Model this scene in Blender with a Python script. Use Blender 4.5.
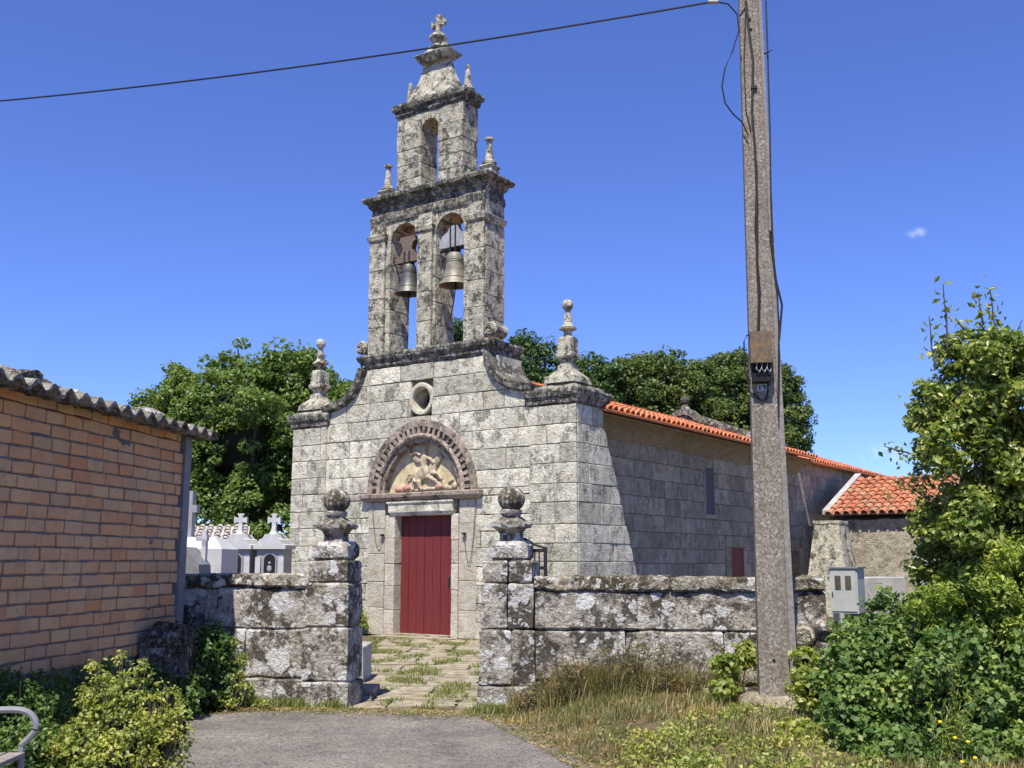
import bpy, math, random
import numpy as np
from mathutils import Vector, Matrix, noise
R = math.radians
for o in list(bpy.data.objects): bpy.data.objects.remove(o)
S = bpy.context.scene
C = S.collection

# ------------------------------------------------------------------ camera
cam = bpy.data.objects.new('camera', bpy.data.cameras.new('camera')); C.objects.link(cam)
cam.location = (0, 0, 1.6); cam.rotation_euler = (R(90 + 9.393), 0, 0)
cam.data.sensor_width = 36; cam.data.lens = 1070 / 1024 * 36
cam.data.clip_start = 0.1; cam.data.clip_end = 2000
S.camera = cam
# ------------------------------------------------------------------ sky and sun
EL = R(62); SX, SY = -0.2999, -0.9540
w = bpy.data.worlds.new('World'); S.world = w; w.use_nodes = True
nt = w.node_tree; nt.nodes.clear()
out = nt.nodes.new('ShaderNodeOutputWorld'); bg = nt.nodes.new('ShaderNodeBackground')
sky = nt.nodes.new('ShaderNodeTexSky'); sky.sky_type = 'NISHITA'; sky.sun_disc = False
sky.sun_elevation = EL; sky.sun_rotation = math.atan2(SX, SY)
sky.altitude = 2500; sky.air_density = 1.0; sky.dust_density = 0.0; sky.ozone_density = 4.0
bg.inputs['Strength'].default_value = 0.115
tint = nt.nodes.new('ShaderNodeMix'); tint.data_type = 'RGBA'; tint.blend_type = 'MULTIPLY'; tint.inputs[0].default_value = 1
tint.inputs[7].default_value = (.72, .80, 1.27, 1); nt.links.new(sky.outputs[0], tint.inputs[6])
last = tint.outputs[2]; wtc = nt.nodes.new('ShaderNodeTexCoord')
def wmath(op, a, b=0., cl=False):
    n = nt.nodes.new('ShaderNodeMath'); n.operation = op; n.use_clamp = cl
    for i, v in enumerate((a, b)):
        if isinstance(v, (int, float)): n.inputs[i].default_value = v
        else: nt.links.new(v, n.inputs[i])
    return n.outputs[0]
wn = nt.nodes.new('ShaderNodeTexNoise'); wn.inputs['Scale'].default_value = 60; wn.inputs['Detail'].default_value = 6; wn.inputs['Roughness'].default_value = .6
nt.links.new(wtc.outputs['Generated'], wn.inputs['Vector'])
for az, el_, rad, den in ((21.4, 16.3, .010, .45), (19.2, 5.3, .022, .55), (21.4, 4.2, .02, .4), (23.5, 4.6, .02, .4)):   # small distant clouds
    vd = nt.nodes.new('ShaderNodeVectorMath'); vd.operation = 'SUBTRACT'; nt.links.new(wtc.outputs['Generated'], vd.inputs[0])
    vd.inputs[1].default_value = (math.sin(R(az))*math.cos(R(el_)), math.cos(R(az))*math.cos(R(el_)), math.sin(R(el_)))
    vs = nt.nodes.new('ShaderNodeVectorMath'); vs.operation = 'MULTIPLY'; nt.links.new(vd.outputs[0], vs.inputs[0]); vs.inputs[1].default_value = (1, 1, 1.9)
    vl = nt.nodes.new('ShaderNodeVectorMath'); vl.operation = 'LENGTH'; nt.links.new(vs.outputs[0], vl.inputs[0])
    m_ = wmath('MULTIPLY', wmath('SUBTRACT', 1.0, wmath('DIVIDE', vl.outputs['Value'], rad), True), wmath('MULTIPLY', wmath('SUBTRACT', wn.outputs['Fac'], .38, True), 5., True), True)
    cm = nt.nodes.new('ShaderNodeMix'); cm.data_type = 'RGBA'; nt.links.new(wmath('MULTIPLY', m_, den*1.6, True), cm.inputs[0]); nt.links.new(last, cm.inputs[6]); cm.inputs[7].default_value = (5.2, 5.8, 7.0, 1); last = cm.outputs[2]
nt.links.new(last, bg.inputs[0]); nt.links.new(bg.outputs[0], out.inputs[0])
sl = bpy.data.lights.new('sun', 'SUN'); sun = bpy.data.objects.new('sun', sl); C.objects.link(sun)
sl.energy = 5.0; sl.angle = R(0.53); sl.color = (1.0, 0.94, 0.83)
sdir = Vector((SX * math.cos(EL), SY * math.cos(EL), math.sin(EL)))
sun.rotation_euler = (-sdir).to_track_quat('-Z', 'Y').to_euler()
S.view_settings.view_transform = 'Standard'; S.view_settings.look = 'None'
S.view_settings.exposure = 0.6; S.view_settings.gamma = 1
S.render.engine = 'CYCLES'

# ------------------------------------------------------------------ pixel helpers (only to find where things stand)
FP = 1070.; PT = math.atan(177 / FP)
def at(x, y, Y):
    d = Vector(((x - 512) / FP, math.cos(PT) + math.sin(PT) * (y - 384) / FP, math.sin(PT) - math.cos(PT) * (y - 384) / FP))
    return Vector((0, 0, 1.6)) + d * (Y / d.y)
def ground_at(x, y, z=0):
    d = at(x, y, 1.0) - Vector((0, 0, 1.6)); return Vector((0, 0, 1.6)) + d * ((z - 1.6) / d.z)

# ------------------------------------------------------------------ mesh builder
class MB:
    def __init__(s): s.v = []; s.f = []
    def add(s, vs, fs):
        b = len(s.v); s.v.extend([tuple(x) for x in vs]); s.f.extend([tuple(b + i for i in f) for f in fs])
    def box(s, x0, x1, y0, y1, z0, z1, M=None):
        vs = [Vector(p) for p in ((x0,y0,z0),(x1,y0,z0),(x1,y1,z0),(x0,y1,z0),(x0,y0,z1),(x1,y0,z1),(x1,y1,z1),(x0,y1,z1))]
        if M: vs = [M @ p for p in vs]
        s.add(vs, [(0,3,2,1),(4,5,6,7),(0,1,5,4),(1,2,6,5),(2,3,7,6),(3,0,4,7)])
    def loft(s, rings, cap=True):
        n = len(rings[0]); vs = [p for r in rings for p in r]; fs = []
        for k in range(len(rings) - 1):
            for i in range(n):
                j = (i + 1) % n; fs.append((k*n+i, k*n+j, (k+1)*n+j, (k+1)*n+i))
        if cap: fs.append(tuple(reversed(range(n)))); fs.append(tuple((len(rings)-1)*n + i for i in range(n)))
        s.add(vs, fs)
    def rect_loft(s, x0, x1, y0, y1, levels, M=None, rough=0, seed=0, sub=1):
        """rect footprint grown by 'out' at each (z, out)"""
        rings = []
        for k, lv in enumerate(levels):
            z, o = lv[0], lv[1]
            c = [(x0-o,y0-o),(x1+o,y0-o),(x1+o,y1+o),(x0-o,y1+o)]; ring = []
            for i in range(4):
                a = c[i]; b = c[(i+1) % 4]
                for q in range(sub):
                    t = q / sub; p = Vector((a[0]+(b[0]-a[0])*t, a[1]+(b[1]-a[1])*t, z))
                    if rough:
                        p += noise.noise_vector(p * 4 + Vector((seed, 0, 0))) * rough + noise.noise_vector(p * 13) * rough * .5
                    ring.append(M @ p if M else p)
            rings.append(ring)
        s.loft(rings)
    def block(s, x0, x1, y0, y1, z0, z1, c=.012, M=None, rough=.008, seed=0, sub=4):
        s.rect_loft(x0, x1, y0, y1, [(z0,-c),(z0+c,0),((z0+z1)/2,0),(z1-c,0),(z1,-c)], M, rough, seed, sub)
    def lathe(s, cx, cy, prof, n=16, M=None, rough=0):
        rings = []
        for z, r in prof:
            ring = []
            for i in range(n):
                a = 2*math.pi*i/n; p = Vector((cx+r*math.cos(a), cy+r*math.sin(a), z))
                if rough: p += noise.noise_vector(p*7)*rough
                ring.append(M @ p if M else p)
            rings.append(ring)
        s.loft(rings)
    def tube(s, pts, rad, n=6):
        pts = [Vector(p) for p in pts]; rings = []
        for i, p in enumerate(pts):
            d = (pts[min(i+1, len(pts)-1)] - pts[max(i-1, 0)]).normalized()
            a = d.orthogonal().normalized() if abs(d.z) > .95 else d.cross(Vector((0,0,1))).normalized()
            b = d.cross(a); r = rad[i] if isinstance(rad, (list, tuple)) else rad
            rings.append([p + a*r*math.cos(2*math.pi*k/n) + b*r*math.sin(2*math.pi*k/n) for k in range(n)])
        s.loft(rings)
    def blob(s, c, r, n=10, M=None, rough=0):
        c = Vector(c); r = Vector(r); rings = []
        for k in range(1, n):
            ph = math.pi*k/n - math.pi/2
            ring = []
            for i in range(n+2):
                th = 2*math.pi*i/(n+2); p = Vector((math.cos(ph)*math.cos(th)*r.x, math.cos(ph)*math.sin(th)*r.y, math.sin(ph)*r.z))
                if M: p = M @ p
                p = c + p
                if rough: p += noise.noise_vector(p*3.1)*rough + noise.noise_vector(p*9)*rough*.4
                ring.append(p)
            rings.append(ring)
        s.loft(rings)
    def prism(s, poly, f0, f1):
        """poly: 2D points; f0 / f1 map them to the two 3D faces"""
        s.loft([[f0(*p) for p in poly], [f1(*p) for p in poly]])
    def build(s, name, mat, parent=None, smooth=False, loc=None):
        me = bpy.data.meshes.new(name); me.from_pydata(s.v, [], s.f); me.update()
        if mat: me.materials.append(mat)
        import bmesh
        bm = bmesh.new(); bm.from_mesh(me); bmesh.ops.recalc_face_normals(bm, faces=bm.faces); bm.to_mesh(me); bm.free()
        if smooth:
            me.shade_smooth()
            try: me.set_sharp_from_angle(angle=R(40))
            except Exception: pass
        o = bpy.data.objects.new(name, me); C.objects.link(o)
        if parent: o.parent = parent
        if loc: o.location = loc
        return o
def tag(o, label=None, cat=None, group=None, kind=None):
    if label: o['label'] = label
    if cat: o['category'] = cat
    if group: o['group'] = group
    if kind: o['kind'] = kind
    return o
def empty(name, loc, rz=0, label=None, cat=None, group=None):
    o = bpy.data.objects.new(name, None); C.objects.link(o); o.empty_display_size = .2
    o.location = loc; o.rotation_euler = (0, 0, rz); return tag(o, label, cat, group)

# ------------------------------------------------------------------ materials
class NT:
    def __init__(s, name, rough=.9, spec=.2):
        s.m = bpy.data.materials.new(name); s.m.use_nodes = True; s.t = s.m.node_tree
        s.b = s.t.nodes['Principled BSDF']; s.b.inputs['Roughness'].default_value = rough
        s.b.inputs['Specular IOR Level'].default_value = spec
        s.tc = s.t.nodes.new('ShaderNodeTexCoord'); s.co = s.tc.outputs['Object']
        s.geo = s.t.nodes.new('ShaderNodeNewGeometry'); s.rnd = s.geo.outputs['Random Per Island']
    def link(s, a, b): s.t.links.new(a, b)
    def mapping(s, scale, loc=(0,0,0)):
        n = s.t.nodes.new('ShaderNodeMapping'); n.inputs['Scale'].default_value = scale; n.inputs['Location'].default_value = loc
        s.link(s.co, n.inputs[0]); return n.outputs[0]
    def noise(s, scale, detail=6, rough=.6, vec=None, dist=0):
        n = s.t.nodes.new('ShaderNodeTexNoise'); n.inputs['Scale'].default_value = scale; n.inputs['Detail'].default_value = detail
        n.inputs['Roughness'].default_value = rough; n.inputs['Distortion'].default_value = dist
        s.link(vec or s.co, n.inputs['Vector']); return n.outputs['Fac']
    def voro(s, scale, feature='F1', out='Distance', vec=None):
        n = s.t.nodes.new('ShaderNodeTexVoronoi'); n.feature = feature; n.inputs['Scale'].default_value = scale
        s.link(vec or s.co, n.inputs['Vector']); return n.outputs[out]
    def ramp(s, fac, stops, interp='LINEAR'):
        n = s.t.nodes.new('ShaderNodeValToRGB'); cr = n.color_ramp; cr.interpolation = interp
        while len(cr.elements) < len(stops): cr.elements.new(.5)
        for e, (p, c) in zip(cr.elements, stops):
            e.position = p; e.color = (c, c, c, 1) if isinstance(c, (int, float)) else (*c, 1)
        s.link(fac, n.inputs[0]); return n.outputs[0]
    def mix(s, fac, a, b, mode='MIX'):
        n = s.t.nodes.new('ShaderNodeMix'); n.data_type = 'RGBA'; n.blend_type = mode
        for v, k in ((fac, 0), (a, 6), (b, 7)):
            if isinstance(v, (int, float)) and k == 0: n.inputs[0].default_value = v
            elif isinstance(v, (int, float)): n.inputs[k].default_value = (v, v, v, 1)
            elif isinstance(v, tuple): n.inputs[k].default_value = (*v, 1)
            else: s.link(v, n.inputs[k])
        return n.outputs[2]
    def math(s, op, a, b=0., clamp=False):
        n = s.t.nodes.new('ShaderNodeMath'); n.operation = op; n.use_clamp = clamp
        for i, v in enumerate((a, b)):
            if isinstance(v, (int, float)): n.inputs[i].default_value = v
            else: s.link(v, n.inputs[i])
        return n.outputs[0]
    def bump(s, h, strength=.4, dist=.02):
        n = s.t.nodes.new('ShaderNodeBump'); n.inputs['Strength'].default_value = strength; n.inputs['Distance'].default_value = dist
        s.link(h, n.inputs['Height']); s.link(n.outputs[0], s.b.inputs['Normal'])
    def done(s, col):
        if isinstance(col, tuple): s.b.inputs['Base Color'].default_value = (*col, 1)
        else: s.link(col, s.b.inputs['Base Color'])
        return s.m

def granite(name, light, mid, dark, d_amt=.35, w_amt=.3, white=(.66,.65,.61), ochre=.25, isl=.35, bump=.6, ls=3.5, topmoss=.4, wscale=5.0, wsize=.30, dmax=.9):
    """d_amt: share of the face under dark lichen; w_amt: opacity of the pale round lichens; wsize: how large they grow"""
    g = NT(name, .95, .12)
    om = g.t.nodes.new('ShaderNodeVectorMath'); om.operation = 'MULTIPLY_ADD'; oc = g.t.nodes.new('ShaderNodeCombineXYZ'); [g.link(g.rnd, oc.inputs[i]) for i in range(3)]
    g.link(oc.outputs[0], om.inputs[0]); om.inputs[1].default_value = (17, 11, 5); g.link(g.co, om.inputs[2]); g.co = om.outputs[0]
    base = g.mix(g.ramp(g.noise(5, 8, .65), [(.38, 0.), (.60, 1.)]), mid, light)
    base = g.mix(g.ramp(g.noise(2.3, 4, .6, g.mapping((1,1,1),(7,3,1))), [(.5, 0.), (.72, ochre)]), base, (.36, .29, .18))
    v = g.math('ADD', g.math('MULTIPLY', g.rnd, isl), 1 - isl*.5)
    comb = g.t.nodes.new('ShaderNodeCombineColor'); [g.link(v, comb.inputs[i]) for i in range(3)]
    base = g.mix(1., base, comb.outputs[0], 'MULTIPLY')
    big = g.noise(.9, 3, .5, g.mapping((1,1,1),(2,2,8)))
    t0 = .62 - .26*d_amt
    dn = g.math('ADD', g.math('ADD', g.math('MULTIPLY', g.noise(ls, 8, .72, g.mapping((1,1,.75),(3,5,2))), .62), g.math('MULTIPLY', g.noise(ls*6, 6, .75), .30)), g.math('MULTIPLY', big, .10))
    base = g.mix(g.math('MULTIPLY', g.ramp(dn, [(t0, 0.), (t0+.055, 1.)]), dmax), base, dark)
    # pale crustose lichen: warped round patches of many sizes
    nz = g.t.nodes.new('ShaderNodeTexNoise'); nz.inputs['Scale'].default_value = wscale*3; nz.inputs['Detail'].default_value = 5; g.link(g.co, nz.inputs['Vector'])
    wv = g.t.nodes.new('ShaderNodeMix'); wv.data_type = 'RGBA'; wv.blend_type = 'LINEAR_LIGHT'; wv.inputs[0].default_value = .10; g.link(g.co, wv.inputs[6]); g.link(nz.outputs['Color'], wv.inputs[7])
    for k, sc in enumerate((wscale, wscale*2.3, wscale*5)):
        vo = g.t.nodes.new('ShaderNodeTexVoronoi'); vo.inputs['Scale'].default_value = sc; g.link(wv.outputs[2], vo.inputs['Vector'])
        sp_ = g.t.nodes.new('ShaderNodeSeparateColor'); g.link(vo.outputs['Color'], sp_.inputs[0])
        rad = g.math('MULTIPLY', g.math('SUBTRACT', sp_.outputs[0], (.45,.30,.30)[k]), wsize*2.2)
        m_ = g.math('SUBTRACT', rad, vo.outputs['Distance']); m_ = g.ramp(g.math('ADD', g.math('MULTIPLY', m_, 8.), .5), [(.35, 0.), (.75, 1.)])
        base = g.mix(g.math('MULTIPLY', m_, w_amt*(1, .9, .7)[k]), base, white)
    # fine black speckle
    base = g.mix(g.math('MULTIPLY', g.ramp(g.noise(26, 5, .8), [(.56, 0.), (.63, 1.)]), .35+.4*d_amt), base, dark)
    base = g.mix(1., base, g.ramp(g.noise(80, 3, .6), [(.35, .72), (.65, 1.15)]), 'MULTIPLY')
    sep = g.t.nodes.new('ShaderNodeSeparateXYZ'); g.link(g.geo.outputs['True Normal'], sep.inputs[0])
    tm = g.math('MULTIPLY', g.ramp(sep.outputs[2], [(.5, 0.), (.9, topmoss)]), g.ramp(g.noise(6, 6, .7), [(.42, .0), (.56, 1.)]))
    base = g.mix(tm, base, (.10, .085, .045))
    h = g.math('ADD', g.noise(24, 8, .75), g.math('MULTIPLY', g.noise(6, 4), 1.4)); g.bump(h, bump, .035)
    return g.done(base)
def plain(name, col, rough=.7, var=.25, scale=12, spec=.3, metal=0, bump=0):
    g = NT(name, rough, spec); g.b.inputs['Metallic'].default_value = metal
    c = g.mix(1., col, g.ramp(g.noise(scale, 6, .65), [(.3, 1-var), (.7, 1+var)]), 'MULTIPLY')
    if bump: g.bump(g.noise(scale*3, 6, .7), bump, .01)
    return g.done(c)
M = {}
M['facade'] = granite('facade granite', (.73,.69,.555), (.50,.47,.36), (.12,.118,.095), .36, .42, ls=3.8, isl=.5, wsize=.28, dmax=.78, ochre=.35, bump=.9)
M['tower'] = granite('tower granite', (.60,.56,.43), (.39,.36,.27), (.065,.063,.05), .45, .62, ls=4.4, isl=.25, bump=1., ochre=.35, wscale=4.5)
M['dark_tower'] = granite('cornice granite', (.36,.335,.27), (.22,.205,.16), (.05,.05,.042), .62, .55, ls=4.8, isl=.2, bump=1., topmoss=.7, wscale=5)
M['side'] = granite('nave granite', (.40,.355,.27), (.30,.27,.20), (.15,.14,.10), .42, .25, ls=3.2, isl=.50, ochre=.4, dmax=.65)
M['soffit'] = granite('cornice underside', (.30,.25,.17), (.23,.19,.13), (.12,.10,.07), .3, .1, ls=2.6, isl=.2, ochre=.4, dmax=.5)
M['wall'] = granite('lichen granite', (.50,.46,.40), (.33,.30,.25), (.07,.058,.045), .50, .9, white=(.70,.69,.66), ls=2.6, isl=.2, bump=1., ochre=.3, wscale=3.0, wsize=.36)
M['wallcap'] = granite('mossy lichen granite', (.44,.41,.35), (.27,.22,.15), (.065,.055,.03), .55, .95, white=(.68,.67,.62), ls=4, isl=.2, bump=1., ochre=.5, wscale=4.0, wsize=.34, topmoss=.6)
M['jamb'] = granite('portal granite', (.58,.53,.42), (.47,.42,.33), (.14,.13,.10), .15, .25, ls=3, isl=.25, ochre=.5, dmax=.6)
M['rough'] = granite('rendered rubble masonry', (.46,.40,.29), (.32,.28,.20), (.14,.12,.09), .32, .35, ls=5, isl=.2, bump=1., ochre=.4)
M['relief'] = plain('relief stone', (.40,.33,.23), .9, .5, 14, bump=.8)
M['panel'] = plain('ochre plaster', (.54,.45,.27), .9, .35, 6, bump=.6)
M['pinkstone'] = plain('pinkish stone', (.44,.23,.17), .9, .3, 9)
M['arch'] = granite('arch stone', (.42,.34,.27), (.29,.225,.175), (.06,.055,.045), .42, .25, ls=4, isl=.3, ochre=.3)
M['dark'] = plain('dark void', (.012,.012,.014), .9, .2)
M['iron'] = plain('black iron', (.02,.02,.02), .5, .3, 20)
M['cable'] = plain('black cable', (.015,.015,.016), .5, .1)
M['white'] = plain('white marble', (.47,.47,.46), .6, .15, 6)
M['offwhite'] = plain('grey marble', (.28,.285,.29), .5, .15, 6)
M['concrete'] = plain('old concrete', (.36,.35,.33), .9, .3, 5, bump=.3)
M['postgrey'] = plain('grey concrete post', (.21,.21,.21), .9, .2, 9, bump=.3)
M['mortar'] = plain('mortar', (.16,.14,.12), .95, .3, 9)
M['cabinet'] = plain('grey cabinet', (.40,.41,.37), .5, .12, 6)
M['whitewash'] = plain('whitewash', (.68,.68,.66), .9, .2, 5)
M['bark'] = plain('bark', (.09,.075,.055), .95, .4, 14, bump=.6)
M['twig'] = plain('twig', (.10,.08,.05), .95, .3, 14)
# red plank door
g = NT('red painted planks', .55, .3)
c = g.mix(g.ramp(g.noise(3, 6, .6, g.mapping((9,1,1))), [(.3, 0.), (.7, 1.)]), (.125,.020,.020), (.17,.030,.028))
c = g.mix(g.ramp(g.noise(14, 6, .7, g.mapping((3,1,.4))), [(.62, 0.), (.75, .4)]), c, (.26,.09,.08))
M['red'] = g.done(c)
# bricks
g = NT('orange hollow brick', .9, .15)
c = g.ramp(g.rnd, [(0., (.62,.285,.125)), (.25, (.68,.36,.165)), (.5, (.65,.355,.17)), (.75, (.70,.42,.20)), (1., (.56,.33,.18))])
c = g.mix(g.ramp(g.noise(5, 6, .65), [(.45, 0.), (.7, .5)]), c, (.42,.30,.20))
c = g.mix(g.ramp(g.noise(1.6, 5, .6), [(.52, 0.), (.72, .35)]), c, (.66,.50,.32))
c = g.mix(g.ramp(g.noise(3.2, 9, .75, g.mapping((1,1,1),(5,5,1))), [(.54, 0.), (.68, .55)]), c, (.30,.20,.13))
c = g.mix(g.ramp(g.noise(18, 6, .75), [(.58, 0.), (.66, .6)]), c, (.20,.15,.11))
g.bump(g.noise(30, 6, .7), .7, .015); M['brick'] = g.done(c)
# roof tiles
g = NT('terracotta tile', .85, .2)
c = g.ramp(g.rnd, [(0., (.42,.115,.05)), (.3, (.52,.16,.07)), (.6, (.58,.20,.09)), (.85, (.50,.21,.11)), (1., (.33,.13,.08))])
c = g.mix(g.ramp(g.noise(9, 6, .7), [(.55, 0.), (.72, .55)]), c, (.24,.17,.09))
g.bump(g.noise(50, 4), .2, .01); M['tile'] = g.done(c)
g = NT('weathered terracotta tile', .85, .2)
c = g.ramp(g.rnd, [(0., (.34,.095,.05)), (.3, (.46,.14,.07)), (.6, (.52,.18,.09)), (.85, (.44,.22,.12)), (1., (.30,.16,.10))])
c = g.mix(g.ramp(g.noise(5, 6, .7), [(.48, 0.), (.66, .75)]), c, (.26,.21,.12))
g.bump(g.noise(50, 4), .2, .01); M['tile_old'] = g.done(c)
M['sheet'] = granite('lichen stained fibre cement', (.36,.34,.30), (.22,.21,.18), (.05,.048,.04), .5, .3, ls=5, isl=0, bump=.5, topmoss=.8, ochre=.3)
# asphalt
g = NT('old asphalt', .92, .2)
c = g.mix(g.ramp(g.noise(1.1, 6, .6), [(.35, 0.), (.65, 1.)]), (.125,.113,.105), (.215,.195,.175))
c = g.mix(1., c, g.ramp(g.voro(60, out='Color'), [(.1, .5), (.5, 1.), (.9, 1.6)]), 'MULTIPLY')
c = g.mix(g.ramp(g.noise(2.4, 8, .7, g.mapping((1,1,1),(4,4,4))), [(.50, 0.), (.66, .45)]), c, (.28,.245,.20))
c = g.mix(g.ramp(g.noise(40, 5, .8), [(.58, 0.), (.66, .6)]), c, (.38,.35,.31))
c = g.mix(g.ramp(g.noise(.7, 7, .7, None, 1.), [(.495, 0.), (.5, .5), (.505, 0.)]), c, (.05,.048,.045))
g.bump(g.noise(70, 5, .7), .8, .02); M['asphalt'] = g.done(c)
# earth
g = NT('dry earth', .95, .1)
c = g.mix(g.ramp(g.noise(1.5, 8, .65), [(.38, 0.), (.62, 1.)]), (.12,.09,.045), (.24,.18,.105))
c = g.mix(g.ramp(g.noise(3.3, 8, .7, g.mapping((1,1,1),(3,1,1))), [(.47, 0.), (.58, .9)]), c, (.075,.085,.03))
c = g.mix(g.ramp(g.noise(45, 5, .8), [(.52, 0.), (.6, .8)]), c, (.38,.30,.18))
g.bump(g.noise(30, 6, .7), 1., .06); M['earth'] = g.done(c)
g = NT('flagstone', .92, .15)
c = g.mix(g.ramp(g.noise(3, 8, .65), [(.38, 0.), (.62, 1.)]), (.25,.20,.14), (.38,.34,.26))
c = g.mix(g.ramp(g.noise(6, 8, .7, g.mapping((1,1,1),(3,1,1))), [(.48, 0.), (.60, .8)]), c, (.13,.125,.06))
g.bump(g.noise(25, 6, .7), .5, .02); M['flag'] = g.done(c)
# pole aggregate
g = NT('exposed aggregate concrete', .9, .2)
c = g.ramp(g.voro(58, out='Color'), [(0., (.10,.08,.06)), (.3, (.17,.14,.11)), (.55, (.23,.20,.16)), (.8, (.31,.28,.235)), (1., (.47,.44,.39))])
c = g.mix(g.ramp(g.noise(2, 5), [(.4, 0.), (.7, .35)]), c, (.22,.18,.15))
c = g.mix(g.ramp(g.noise(1.3, 7, .7, g.mapping((6,6,.5))), [(.5, 0.), (.66, .6)]), c, (.12,.10,.08))
g.bump(g.voro(58), .25, .005); M['pole'] = g.done(c)
M['pole_side'] = plain('darker pole concrete', (.25,.23,.21), .9, .35, 30, bump=.4)
g = NT('rusty metal', .7, .3)
c = g.mix(g.ramp(g.noise(14, 8, .7), [(.42, 0.), (.6, 1.)]), (.10,.085,.065), (.22,.13,.055)); M['rust'] = g.done(c)
g = NT('bell bronze', .55, .4); g.b.inputs['Metallic'].default_value = .2
c = g.mix(g.ramp(g.noise(6, 6, .6, g.mapping((1,1,3))), [(.35, 0.), (.65, 1.)]), (.15,.14,.11), (.28,.25,.19)); M['bronze'] = g.done(c)
g = NT('old bell bronze', .55, .4); g.b.inputs['Metallic'].default_value = .6
c = g.mix(g.ramp(g.noise(6, 6, .6), [(.35, 0.), (.65, 1.)]), (.08,.08,.075), (.15,.15,.135)); M['bronze_dark'] = g.done(c)
M['wood'] = plain('weathered wood', (.15,.115,.09), .9, .4, 12, bump=.5)
M['greywood'] = plain('grey headstock', (.30,.30,.32), .8, .3, 8)
M['benchmetal'] = plain('bench metal', (.22,.22,.23), .4, .15, 9, .5)
M['benchwood'] = plain('grey bench slats', (.24,.21,.19), .85, .25, 12)
M['yellow'] = plain('yellow petals', (.75,.52,.02), .6, .1)
def leafmat(name, cols, trans=.35, gloss=.45, gain=1.75, vs=2.2):
    g = NT(name, gloss, .35)
    st = [(i / (len(cols) - 1), tuple(min(.6, x*gain) for x in c)) for i, c in enumerate(cols)]
    c = g.ramp(g.rnd, st)
    c = g.mix(1., c, g.ramp(g.noise(vs, 3, .6), [(.36, (.72,.80,.70)), (.5, (1.,1.,1.)), (.64, (1.30,1.18,1.05))]), 'MULTIPLY')
    g.link(c, g.b.inputs['Base Color'])
    tr = g.t.nodes.new('ShaderNodeBsdfTranslucent'); ms = g.t.nodes.new('ShaderNodeMixShader')
    c2 = g.mix(1., c, (1.5, 1.6, .7), 'MULTIPLY'); g.link(c2, tr.inputs[0]); ms.inputs[0].default_value = trans
    g.link(g.b.outputs[0], ms.inputs[1]); g.link(tr.outputs[0], ms.inputs[2])
    o = [n for n in g.t.nodes if n.type == 'OUTPUT_MATERIAL'][0]; g.link(ms.outputs[0], o.inputs[0]); return g.m
M['leaf_oak'] = leafmat('oak leaves', [(.040,.068,.016), (.075,.115,.028), (.115,.155,.04), (.052,.085,.02)], .35, .45, 1.75, .7)
M['leaf_oak2'] = leafmat('dark oak leaves', [(.032,.052,.016), (.06,.085,.025), (.095,.125,.035), (.045,.07,.02)], .35, .45, 1.75, .7)
M['leaf_pine'] = leafmat('conifer needles', [(.02,.045,.014), (.035,.07,.018), (.06,.10,.03)], .2)
M['leaf_camellia'] = leafmat('camellia leaves', [(.03,.055,.014), (.085,.12,.025), (.16,.19,.04), (.045,.075,.018), (.26,.27,.08), (.06,.09,.02)], .35, .3)
M['leaf_ivy'] = leafmat('ivy leaves', [(.03,.06,.014), (.055,.10,.022), (.10,.15,.035), (.04,.075,.018), (.17,.20,.07)], .3, .55)
M['leaf_yellow'] = leafmat('yellow green leaves', [(.16,.20,.03), (.26,.29,.06), (.36,.36,.11), (.10,.15,.025), (.42,.40,.18)], .4, .5, 1.25)
M['leaf_bright'] = leafmat('bright green leaves', [(.11,.16,.03), (.20,.25,.05), (.32,.35,.09), (.07,.11,.02), (.15,.19,.04)], .45, .4, 1.5)
M['leaf_shade'] = leafmat('shaded shrub leaves', [(.03,.06,.015), (.05,.09,.022), (.07,.11,.03)], .3)  # shade beside the shed is put into these darkened leaf colours
M['grass_green'] = leafmat('green grass', [(.09,.13,.03), (.14,.18,.045), (.24,.24,.10), (.30,.26,.13)], .4, .5, 1.1)
M['grass_dry'] = leafmat('dry grass', [(.34,.25,.13), (.22,.14,.07), (.16,.19,.05), (.44,.36,.21), (.14,.085,.045), (.13,.17,.04), (.30,.22,.12)], .3, .5, 1.1)
M['weed_brown'] = leafmat('withered weeds', [(.20,.12,.06), (.30,.20,.10), (.12,.09,.04), (.16,.18,.06), (.36,.27,.14), (.10,.13,.04)], .25, .6, 1.)
M['inner'] = plain('inner foliage shade', (.018,.022,.010), .95, .3, 8)  # near-black filler colour standing for the shade inside foliage

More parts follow.
